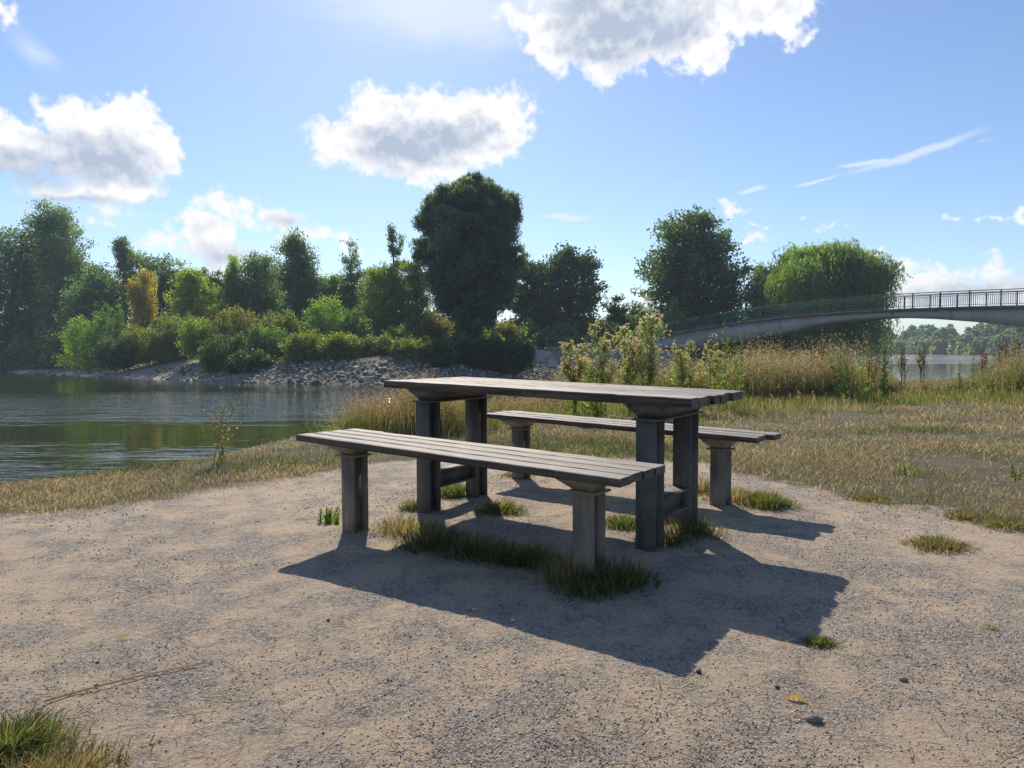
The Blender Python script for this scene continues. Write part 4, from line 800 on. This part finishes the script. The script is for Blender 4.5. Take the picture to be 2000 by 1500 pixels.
# ---- herbs: one builder for thistles, spikes and dock
def herb(name, label, cat, px, base_Y, top_py, seed, kind, n_stem=3, spread=.12, col=(.145, .19, .085), group=None, base_py=None, lean=0.):
    r = np.random.RandomState(seed); X = (px - 1000) / FPX * base_Y; g = float(ground_h(X, base_Y)); H = W(px, top_py, base_Y)[2] - g
    root = empty(name, (X, base_Y, g), label=label, cat=cat, group=group)
    sb, lb, fb = MB(), MB(), MB(); k = base_Y / 10
    LC = []; LD = []; LL = []; FC = []
    for i in range(n_stem):
        h = H * (1 if i == 0 else r.uniform(.6, .97)); a = r.uniform(0, 2 * math.pi); off = np.array([math.cos(a), math.sin(a) * .6, 0]) * (spread * r.uniform(.3, 1.6) * (0 if i == 0 and kind != 'dry' else 1) * H) + np.array([lean * H, 0, 0])
        b = np.array([X, base_Y, g]) + np.array([r.normal(0, .04), r.normal(0, .04), -.02]); t = np.linspace(0, 1, 12)[:, None]
        P = b + off * t ** (1.5 if kind != 'dry' else 1.2) + np.array([0, 0, h]) * t + r.normal(0, .006 * H, (12, 3)) * t
        sb.tube(P, np.linspace(.006, .0022, 12) * max(1, k), 5)
        def at(s): j = s * 11; j0 = int(min(10, j)); return P[j0] + (P[j0 + 1] - P[j0]) * (j - j0)
        if kind == 'thistle':
            for s in r.uniform(.05, .95, 70): LC.append(at(s)); d = r.normal(size=3); d[2] = abs(d[2]) * .4; LD.append(d); LL.append(.10 * (1.2 - s) * r.uniform(.6, 1.2))
            for q in range(19):
                s = r.uniform(.35, .98); p0 = at(s); a = r.uniform(0, 2 * math.pi); L = h * .30 * (1.15 - s) * r.uniform(.6, 1.3); e = p0 + np.array([math.cos(a) * L * .75, math.sin(a) * L * .6, L * .95])
                sb.tube([p0, p0 + (e - p0) * .5 - [0, 0, L * .05], e], [.003 * k, .002 * k, .0016 * k], 4)
                for z_ in range(11): tt = r.rand(); LC.append(p0 + (e - p0) * tt); LD.append(r.normal(size=3)); LL.append(.07 * r.uniform(.6, 1.2))
                for z_ in range(r.randint(3, 7)): FC.append(e + r.normal(0, .028, 3))
            FC.append(P[-1])
        elif kind == 'spike':
            for s in np.linspace(.08, 1, 95): LC.append(at(s)); a = r.uniform(0, 6.28); LD.append((math.cos(a), math.sin(a), .55)); LL.append((.035 + .10 * (1 - s) ** .6) * r.uniform(.7, 1.2))
        elif kind == 'dock':
            for s in r.uniform(.35, 1, 110): FC.append(at(s) + r.normal(0, .012, 3))
            for s in r.uniform(0, .5, 8): LC.append(at(s)); LD.append(r.normal(size=3)); LL.append(.10)
            for q in range(4):
                s = r.uniform(.35, .7); p0 = at(s); a = r.uniform(0, 6.28); L = h * .25; e = p0 + np.array([math.cos(a) * L * .35, math.sin(a) * L * .3, L]); sb.tube([p0, (p0 + e) / 2 + [math.cos(a) * .02, 0, 0], e], .002 * k, 4)
                for z_ in r.uniform(.2, 1, 22): FC.append(p0 + (e - p0) * z_ + r.normal(0, .01, 3))
        elif kind == 'dry':
            for s in r.uniform(.1, .95, 34): LC.append(at(s)); LD.append(r.normal(size=3)); LL.append(.028)
            for q in range(5):
                s = r.uniform(.45, 1); p0 = at(s); a = r.uniform(0, 6.28); L = h * .16; e = p0 + np.array([math.cos(a) * L * .8, math.sin(a) * L * .5, L]); sb.tube([p0, e], .0018, 4); FC.append(e)
            FC.append(P[-1])
    scol = {'thistle': (.13, .15, .06), 'spike': (.14, .17, .05), 'dock': (.16, .10, .06), 'dry': (.34, .30, .17)}[kind]
    sb2 = MB(); sb2.V = sb.V; sb2.F = sb.F; sb2.n = sb.n; sb2.C = [np.tile(scol, (len(f), 1)) for f in sb.F]; sb2.build('stem', M_GRASS, root)
    LL = list(np.array(LL) * min(1, max(.25, H / .7))); LC = np.array(LC); n = len(LC); LD = np.array(LD); LD /= np.linalg.norm(LD, axis=1)[:, None]; LL = np.array(LL)
    leaves(lb, LC + LD * LL[:, None] / 2, LD, LL, LL * ({'thistle': .2, 'spike': .17}.get(kind, .5)), vary(r, n, np.array(col) * (.85 if kind == 'spike' else .9), .3, .1), r); lb.build('leaves', M_HERB if kind != 'dry' else M_GRASS, root)
    if FC:
        FC = np.array(FC); q = {'thistle': 10, 'dock': 7, 'dry': 14}[kind]; rr = {'thistle': .0125, 'dock': .009, 'dry': .007}[kind] * (max(1, k) if kind != 'dry' else 1)
        c = {'thistle': (.36, .28, .30), 'dock': (.13, .085, .055), 'dry': (.36, .33, .25)}[kind]; D = r.normal(size=(len(FC) * q, 3)); D[:, 2] = np.abs(D[:, 2]) * (1 if kind != 'dock' else .3)
        C = np.repeat(FC, q, 0) + D * rr * .6; leaves(fb, C, D, rr * 1.7, rr * .7, vary(r, len(C), c, .2, .05), r); fb.build('flower_heads', M_HERB if kind != 'dry' else M_GRASS, root)
    return root
GTH = 'thistles behind the table'
herb('thistle', 'tall thistle clump with pinkish heads, tallest one right of centre behind the table', 'thistle', 1272, 9.6, 590, 1, 'thistle', 6, .07, group=GTH)
herb('thistle', 'branching thistle leaning left over the landing wall railing', 'thistle', 1180, 9.3, 632, 2, 'thistle', 6, .16, group=GTH, lean=-.03)
herb('thistle', 'low thistle reaching far left beside the stone bank', 'thistle', 1120, 9.2, 668, 3, 'thistle', 4, .16, (.13, .14, .05), group=GTH, lean=-.08)
herb('thistle', 'thistle between the tallest one and the left-leaning one', 'thistle', 1225, 9.8, 640, 4, 'thistle', 5, .12, group=GTH)
herb('thistle', 'small thistle with side branches right of the tallest one', 'thistle', 1335, 10.2, 668, 5, 'thistle', 4, .14, group=GTH)
herb('thistle', 'sparse thistle near the foot of the bridge girder', 'thistle', 1385, 10.6, 655, 6, 'thistle', 2, .14, group=GTH)
GS = 'leafy spikes in the tall grass'
for i, (px, Y, tp, ns, c, lab) in enumerate([(1420, 10.8, 628, 3, (.13, .19, .03), 'tall bright green leafy spike in front of the bridge girder'), (1400, 10.8, 662, 2, (.13, .17, .04), 'shorter green spike left of the tall bright one'),
        (1445, 11.2, 650, 3, (.12, .16, .04), 'green spike just right of the tall bright one'), (1630, 12.6, 640, 2, (.12, .18, .035), 'slim leafy spike above the feathery clump, below the weeping willow'), (1648, 12.0, 690, 3, (.06, .10, .03), 'dark green leafy plant in the tall grass'),
        (1728, 12.6, 655, 3, (.07, .11, .035), 'dark leafy stems at the left edge of the river view'), (1690, 12.2, 692, 1, (.20, .26, .03), 'yellow-green plume in the tall grass'), (1140, 10.2, 655, 2, (.15, .20, .04), 'bright green leafy shoot in front of the landing wall'),
        (1875, 15.0, 706, 1, (.06, .09, .03), 'dark single spike against the river water'), (1902, 15.3, 690, 1, (.10, .15, .04), 'thin green spike against the river water right of the dark one'), (1155, 9.5, 700, 3, (.14, .19, .05), 'leafy green plant at the foot of the thistles'), (1320, 10, 705, 3, (.15, .18, .04), 'yellow-green leafy plant right of the thistles'),
        (1520, 13.6, 640, 1, (.14, .15, .05), 'thin leafy stalk standing above the beige feathery clump'), (1943, 15.5, 705, 1, (.12, .17, .05), 'short green spike at the right in the tall grass')]):
    herb('leafy_weed', lab, 'weed', px, Y, tp, 30 + i, 'spike', ns, .05, c, GS)
GD = 'brown dock stalks in the tall grass'
for i, (px, Y, tp, ns, lab) in enumerate([(1597, 13, 636, 2, 'brown curved dock stalk left of the slim leafy spike'), (1700, 13, 640, 3, 'brown dock stalks right of the slim leafy spike'), (1660, 13.5, 665, 2, 'reddish dock stalks between the two leafy spikes'), (1988, 15, 640, 4, 'brown dock stalks at the right edge under the bridge'), (1960, 15.5, 652, 3, 'brown dock stalks near the right edge, against the far wood'),
        (1920, 16, 672, 2, 'thin brown stalks against the far wood left of the edge clump'), (1798, 15.5, 668, 2, 'thin brown stalk against the river at its left'), (1355, 11, 700, 2, 'short brown stalks near the foot of the girder'), (1765, 15, 672, 2, 'brown stalk beside the weeping willow edge')]):
    herb('dock_stalk', lab, 'dock', px, Y, tp, 60 + i, 'dock', ns, .06, (.12, .12, .04), GD)
herb('dry_thistle', 'dried pale thistle with curved bare stems at the water edge on the left', 'thistle', 418, 6.0, 768, 8, 'dry', 6, .34, (.28, .26, .16))
herb('leafy_weed', 'small yellow-green weed beside the left leg of the near bench', 'weed', 638, 3.75, 985, 71, 'spike', 9, .35, (.15, .21, .05), 'small leafy weeds')
herb('leafy_weed', 'bright green leafy weed between the left table legs', 'weed', 872, 4.6, 916, 72, 'spike', 7, .3, (.15, .21, .05), 'small leafy weeds')
herb('leafy_weed', 'green reddish weed at the bank left of the dry grass', 'weed', 660, 7.2, 800, 73, 'spike', 4, .25, (.15, .19, .05), 'small leafy weeds')
herb('leafy_weed', 'tiny bright green weed in the dry lawn at the right', 'weed', 1772, 4.95, 893, 74, 'spike', 3, .3, (.15, .22, .06), 'small leafy weeds')
herb('leafy_weed', 'small green weed in the lawn near the right edge', 'weed', 1994, 4.8, 905, 75, 'spike', 3, .25, (.10, .16, .05), 'small leafy weeds')
herb('leafy_weed', 'green weed by the far bench end below the tabletop corner', 'weed', 1372, 7.5, 805, 76, 'spike', 5, .3, (.15, .21, .05), 'small leafy weeds')

# ---- grass tufts by the legs
TUFTS = [(790, 1030, .20, .13, 'dry', 900, 'dry brown tuft right of the left leg of the near bench'), (850, 1062, .20, .15, 'dark', 1500, 'dark green tuft under the left part of the near bench'), (930, 1078, .17, .14, 'dark', 1100, 'dark tuft in the middle under the near bench'),
         (985, 1095, .13, .14, 'dark', 900, 'upright dark tuft right of the middle under the near bench'), (1040, 1100, .12, .13, 'green', 900, 'round green tuft left of the right leg of the near bench'), (1120, 1130, .17, .17, 'dry', 1000, 'straw-coloured tuft at the left of the right leg of the near bench'),
         (1205, 1140, .16, .16, 'dark', 1300, 'large dark green tuft right of the right leg of the near bench'), (1150, 1158, .15, .09, 'dark', 700, 'low dark tuft in front of the right leg of the near bench'), (885, 965, .13, .13, 'green', 700, 'green tuft between the left table legs'),
         (806, 988, .08, .10, 'green', 300, 'small tuft against the front left table leg'), (978, 1000, .15, .10, 'green', 700, 'green tuft on the gravel under the table middle'), (1218, 1028, .14, .10, 'green', 700, 'sunlit tuft left of the front right table leg'),
         (1312, 1015, .11, .16, 'yellow', 600, 'yellow-green tuft between the right table legs'), (1300, 1060, .15, .10, 'dark', 900, 'dark tuft right of the front right table leg'), (1355, 1042, .17, .12, 'dark', 1000, 'dark spreading tuft at the back right table leg'),
         (1440, 975, .22, .13, 'dry', 1200, 'brown-green tuft right of the right leg of the far bench'), (1500, 988, .17, .14, 'green', 900, 'tall green tuft at the end of the far bench'), (1370, 960, .10, .16, 'dry', 500, 'dry tuft left of the right leg of the far bench'),
         (1832, 1068, .15, .07, 'olive', 1100, 'isolated low tuft on the gravel at the right'), (1604, 1255, .055, .03, 'green', 500, 'tiny flat tuft beside the tip of the table shadow'), (5, 1440, .15, .12, 'green', 1300, 'lush green tuft in the bottom left corner'),
         (120, 1492, .16, .08, 'dry', 1200, 'tan and yellow-green tuft at the bottom left beside the corner tuft'), (40, 1505, .2, .08, 'dry', 1200, 'dry straw tuft in the very bottom left corner'), (1700, 975, .16, .06, 'olive', 700, 'low tuft on the edge of the dry lawn'), (1885, 1012, .13, .07, 'olive', 600, 'small green tuft at the lawn edge toward the right'),
         (1965, 1030, .16, .08, 'olive', 700, 'dull tuft at the lawn edge near the right border'), (1010, 930, .14, .06, 'olive', 500, 'low tuft by the left leg of the far bench'), (1935, 1230, .03, .02, 'yellow', 80, 'tiny sprig on the gravel at the right')]
CT = {'dry': (.28, .20, .09), 'dark': (.085, .115, .04), 'green': (.12, .15, .045), 'yellow': (.22, .22, .05), 'olive': (.14, .14, .05)}
for i, (px, py, rad, h, kd, n, lab) in enumerate(TUFTS):
    n = int(n * (.6 if kd in ('dark', 'dry') else 1.15)); r = np.random.RandomState(400 + i); c = G0(px, py, 0); c[2] = float(ground_h(c[0], c[1])); a = (r.normal(size=(n, 2)) * .42).clip(-.95, .95) * rad; h *= .85; a[:, 1] *= .8
    x, y = c[0] + a[:, 0], c[1] + a[:, 1]; P = np.stack([x, y, ground_h(x, y) - .004], 1); dist = np.hypot(a[:, 0], a[:, 1]) / rad
    az_ = np.arctan2(a[:, 1], a[:, 0]) + r.normal(0, .7, n); ln = (.15 + .75 * dist + np.abs(r.normal(0, .25, n))).clip(0, 1.45)
    dry = r.rand(n) < {'dry': .8, 'dark': .22, 'green': .15, 'yellow': .35, 'olive': .4}[kd]
    col = np.where(dry[:, None], vary(r, n, (.30, .23, .12), .25, .06), vary(r, n, CT[kd] if kd != 'dry' else (.12, .14, .04), .25, .1))
    root = c
    grass_obj('grass_tuft', [blades(P, h * r.uniform(.45, 1.25, n) * (1 - .3 * dist.clip(0, 1)), (.0026 + .0045 * r.rand(n) ** 4) * (1 if py > 1000 else 1.2), ln, col, r, .7, az=az_)], loc=tuple(c), label=lab, cat='grass tuft', group='grass tufts on the gravel patch')
# seeding grass stalks in the bottom left
for i, (px, py, Y, lab) in enumerate([(140, 1262, 2.35, 'tallest seed-head stalk above the bottom left tufts'), (125, 1318, 2.3, 'seed-head stalk just left of the tallest one'), (100, 1315, 2.3, 'leftmost short seed-head stalk'), (149, 1370, 2.3, 'dark bent seed-head stalk above the yellow tuft')]):
    r = np.random.RandomState(700 + i); T = W(px, py, Y); B = np.array([T[0] - .01, Y - .02, float(ground_h(T[0], Y))]); t = np.linspace(0, 1, 8)[:, None]
    P = B + (T - B) * t + np.array([.012, 0, 0]) * np.sin(t * 3); mb = MB(); mb.tube(P, .0016, 4, (.16, .16, .06)); root = empty('seed_stalk', tuple(B), label=lab, cat='grass stalk', group='seed stalks'); mb.build('stem', M_GRASS, root)
    m = 26; C = T + np.stack([r.normal(0, .0025, m), r.normal(0, .0025, m), -r.uniform(0, .035, m)], 1); hb = MB(); leaves(hb, C, r.normal(size=(m, 3)) * .3 + [0, 0, 1], .012, .0035, vary(r, m, (.15, .12, .05), .2, .1), r); hb.build('seed_head', M_GRASS, root)

# ------------------------------------------------------------------ loose gravel, straws and litter
r = np.random.RandomState(90)
n = 150000; y = 1 / r.uniform(1 / 6.2, 1 / 1.15, n); x = y * r.uniform(-.85, .85, n)
ok = (grass_amt(x, y) < .6) & (r.rand(n) < np.clip((fbm(x, y, 2.0, 5, 77) - .38) * 5, .08, 1)); x, y = x[ok], y[ok]; n = len(x)
s = (.0009 + .0042 * r.rand(n) ** 5) * np.clip(y / 2.6, .9, 1.6)
tone = r.choice(3, n, p=[.40, .55, .05]); cl = np.array([(.34, .31, .285), (.58, .51, .43), (.12, .11, .105)])[tone] * r.uniform(.7, 1.35, (n, 1))
rock_cloud('gravel', np.stack([x, y, ground_h(x, y) + .010 * (fbm(x, y, 9, 3, 21) - .5) * np.clip((7 - np.hypot(x, y)) / 3, 0, 1) + .008 * (fbm(x, y, 26, 3, 31) - .5) * np.clip((7 - np.hypot(x, y)) / 3, 0, 1) + s * .35], 1), s, cl, 14, M_STONE, label='fine grey gravel spread over the sandy ground', cat='gravel', kind='stuff')
n = 1200; y = 1 / r.uniform(1 / 5.5, 1 / 1.3, n); x = y * r.uniform(-.85, .85, n); mb = MB()
for i in range(n):
    if grass_amt(x[i], y[i]) > .9: continue
    a = r.uniform(0, math.pi); L = r.uniform(.012, .07) * (1 if r.rand() < .85 else 2.2); z = float(ground_h(x[i], y[i])) + .006; d = np.array([math.cos(a), math.sin(a), 0]); p = np.array([x[i], y[i], z]); b = np.array([-d[1], d[0], 0]) * r.normal(0, .05) * L
    mb.tube([p - d * L / 2, p + b + [0, 0, .004], p + d * L / 2 + [0, 0, .003 * r.rand()]], .0009, 3, np.array((.42, .34, .21)) * r.uniform(.7, 1.2))
mb.build('straw_litter', M_GRASS, label='scattered thin dry straws on the gravel', cat='straw', kind='stuff')
# long dry stalk bottom left
A, B = G0(85, 1363, -.03), G0(420, 1290, -.02); mb = MB(); t = np.linspace(0, 1, 12)[:, None]; Pk = A + (B - A) * t + np.array([0, .02, 0]) * np.sin(t * 3.1); Pk[:, 2] = ground_h(Pk[:, 0], Pk[:, 1]) + .008; mb.tube(Pk, np.linspace(.0032, .0015, 12), 5, (.42, .32, .18))
mb.build('dry_stalk', M_GRASS, loc=tuple(A), label='long dry stalk lying on the gravel at the bottom left', cat='stalk')
def lump(name, label, cat, px, py, s, col, seed, group=None, sx=1.0):
    r = np.random.RandomState(seed); p = G0(px, py, 0.0); p[2] = float(ground_h(p[0], p[1])) + s * .5; q = 7; V = []; 
    for i in range(5):
        th = math.pi * (i + .5) / 5 
        for j in range(q): ph = 2 * math.pi * j / q; rr = s * r.uniform(.8, 1.15); V.append(p + [rr * math.sin(th) * math.cos(ph) * sx, rr * math.sin(th) * math.sin(ph), rr * math.cos(th) * .7])
    F = [[i * q + j, i * q + (j + 1) % q, (i + 1) * q + (j + 1) % q, (i + 1) * q + j] for i in range(4) for j in range(q)]
    mb = MB(); mb.add(V, F, col); mb.add(V[:q], [list(range(q))[::-1]], col); mb.add(V[-q:], [list(range(q))], col); return mb.build(name, M_STONE, loc=tuple(p), label=label, cat=cat, group=group)
SG = 'single stones on the gravel'
lump('stone', 'dark pebble beside the tip of the bench shadow', 'stone', 1365, 1313, .0085, (.05, .045, .04), 1, SG)
lump('stone', 'dark pebble right of the bench shadow tip, toward the yellow leaf', 'stone', 1518, 1344, .007, (.06, .05, .045), 2, SG)
lump('stone', 'flat grey stone below the yellow leaf', 'stone', 1590, 1410, .015, (.20, .19, .17), 3, SG, 1.6)
lump('stone', 'dark pebble left of centre on the sunlit gravel', 'stone', 641, 1203, .007, (.06, .05, .04), 4, SG)
lump('stone', 'dark pebble above the long dry stalk', 'stone', 190, 1268, .006, (.05, .045, .04), 5, SG)
lump('stone', 'small dark pebble beside the long dry stalk, lower one', 'stone', 188, 1313, .0065, (.05, .045, .04), 6, SG)
lump('stone', 'reddish clod on the gravel at the right', 'stone', 1765, 1329, .009, (.36, .24, .16), 7, SG, 1.5)
lump('stone', 'tan pebble in the shade, left of the pair', 'stone', 1216, 1233, .0055, (.30, .22, .16), 8, SG, 1.5)
lump('stone', 'tan upright pebble in the shade, right of the pair', 'stone', 1244, 1229, .0065, (.42, .30, .22), 9, SG, .8)
def butt(label, px, py, yaw):
    p = G0(px, py, 0); p[2] = float(ground_h(p[0], p[1])) + .008; d = np.array([math.cos(yaw), math.sin(yaw), 0]); root = empty('cigarette_butt', tuple(p), label=label, cat='cigarette butt', group='cigarette butts')
    a = MB(); a.tube([p - d * .012, p + d * .004], .0038, 8, (.45, .20, .09)); a.build('filter', M_STONE, root); b = MB(); b.tube([p + d * .0042, p + d * .018], .0038, 8, (.75, .72, .68)); b.build('paper', M_STONE, root)
butt('cigarette butt in the shade near the bench shadow edge', 995, 1214, .1); butt('brownish cigarette butt further left at the shadow edge', 920, 1193, .5)
def leaf_litter(label, px, py, L, yaw, col, seed):
    r = np.random.RandomState(seed); p = G0(px, py, 0); p[2] = float(ground_h(p[0], p[1])) + .005; d = np.array([math.cos(yaw), math.sin(yaw), 0]); s_ = np.array([-d[1], d[0], 0]); mb = MB(); V = []
    m = 7
    for i in range(m):
        t = i / (m - 1); w = math.sin(math.pi * (.04 + .92 * t)) * L * .22; z = .004 * math.sin(t * 3) 
        for k_ in (-1, 0, 1): V.append(p + d * (t - .5) * L + s_ * w * k_ + ZV * (z + .003 * abs(k_)))
    mb.add(V, [[i * 3 + j, i * 3 + j + 1, i * 3 + j + 4, i * 3 + j + 3] for i in range(m - 1) for j in (0, 1)], col); mb.build('fallen_leaf', M_GRASS, loc=tuple(p), label=label, cat='leaf', group='fallen leaves')
leaf_litter('bright yellow curled fallen leaf at the lower right', 1555, 1369, .048, -.25, (.62, .38, .03), 1)
leaf_litter('tiny orange leaf bit on the gravel at the left', 243, 1222, .018, .2, (.55, .30, .04), 2)
leaf_litter('pale dry leaf in the table shadow', 1378, 1228, .028, 1.0, (.24, .19, .13), 3)
leaf_litter('small tan leaf at the left below the grass edge', 490, 1151, .02, .3, (.40, .22, .08), 4)

# ------------------------------------------------------------------ air
HAZE = 0.00065
m, N = new_mat('haze_air')
vol = N.n('ShaderNodeVolumePrincipled', {'Color': (.70, .84, 1.0, 1), 'Density': HAZE, 'Anisotropy': 0.0})
N.n('ShaderNodeOutputMaterial', {1: vol.outputs[0]})
mb = MB(); mb.frame_box(np.zeros(3), np.array([1., 0, 0]), np.array([0, 1., 0]), ZV, -905, 905, -65, 905, ZW - 3.6, 26.0)
hz = mb.build('haze', m, label='thin summer haze over the river', cat='haze', kind='stuff')
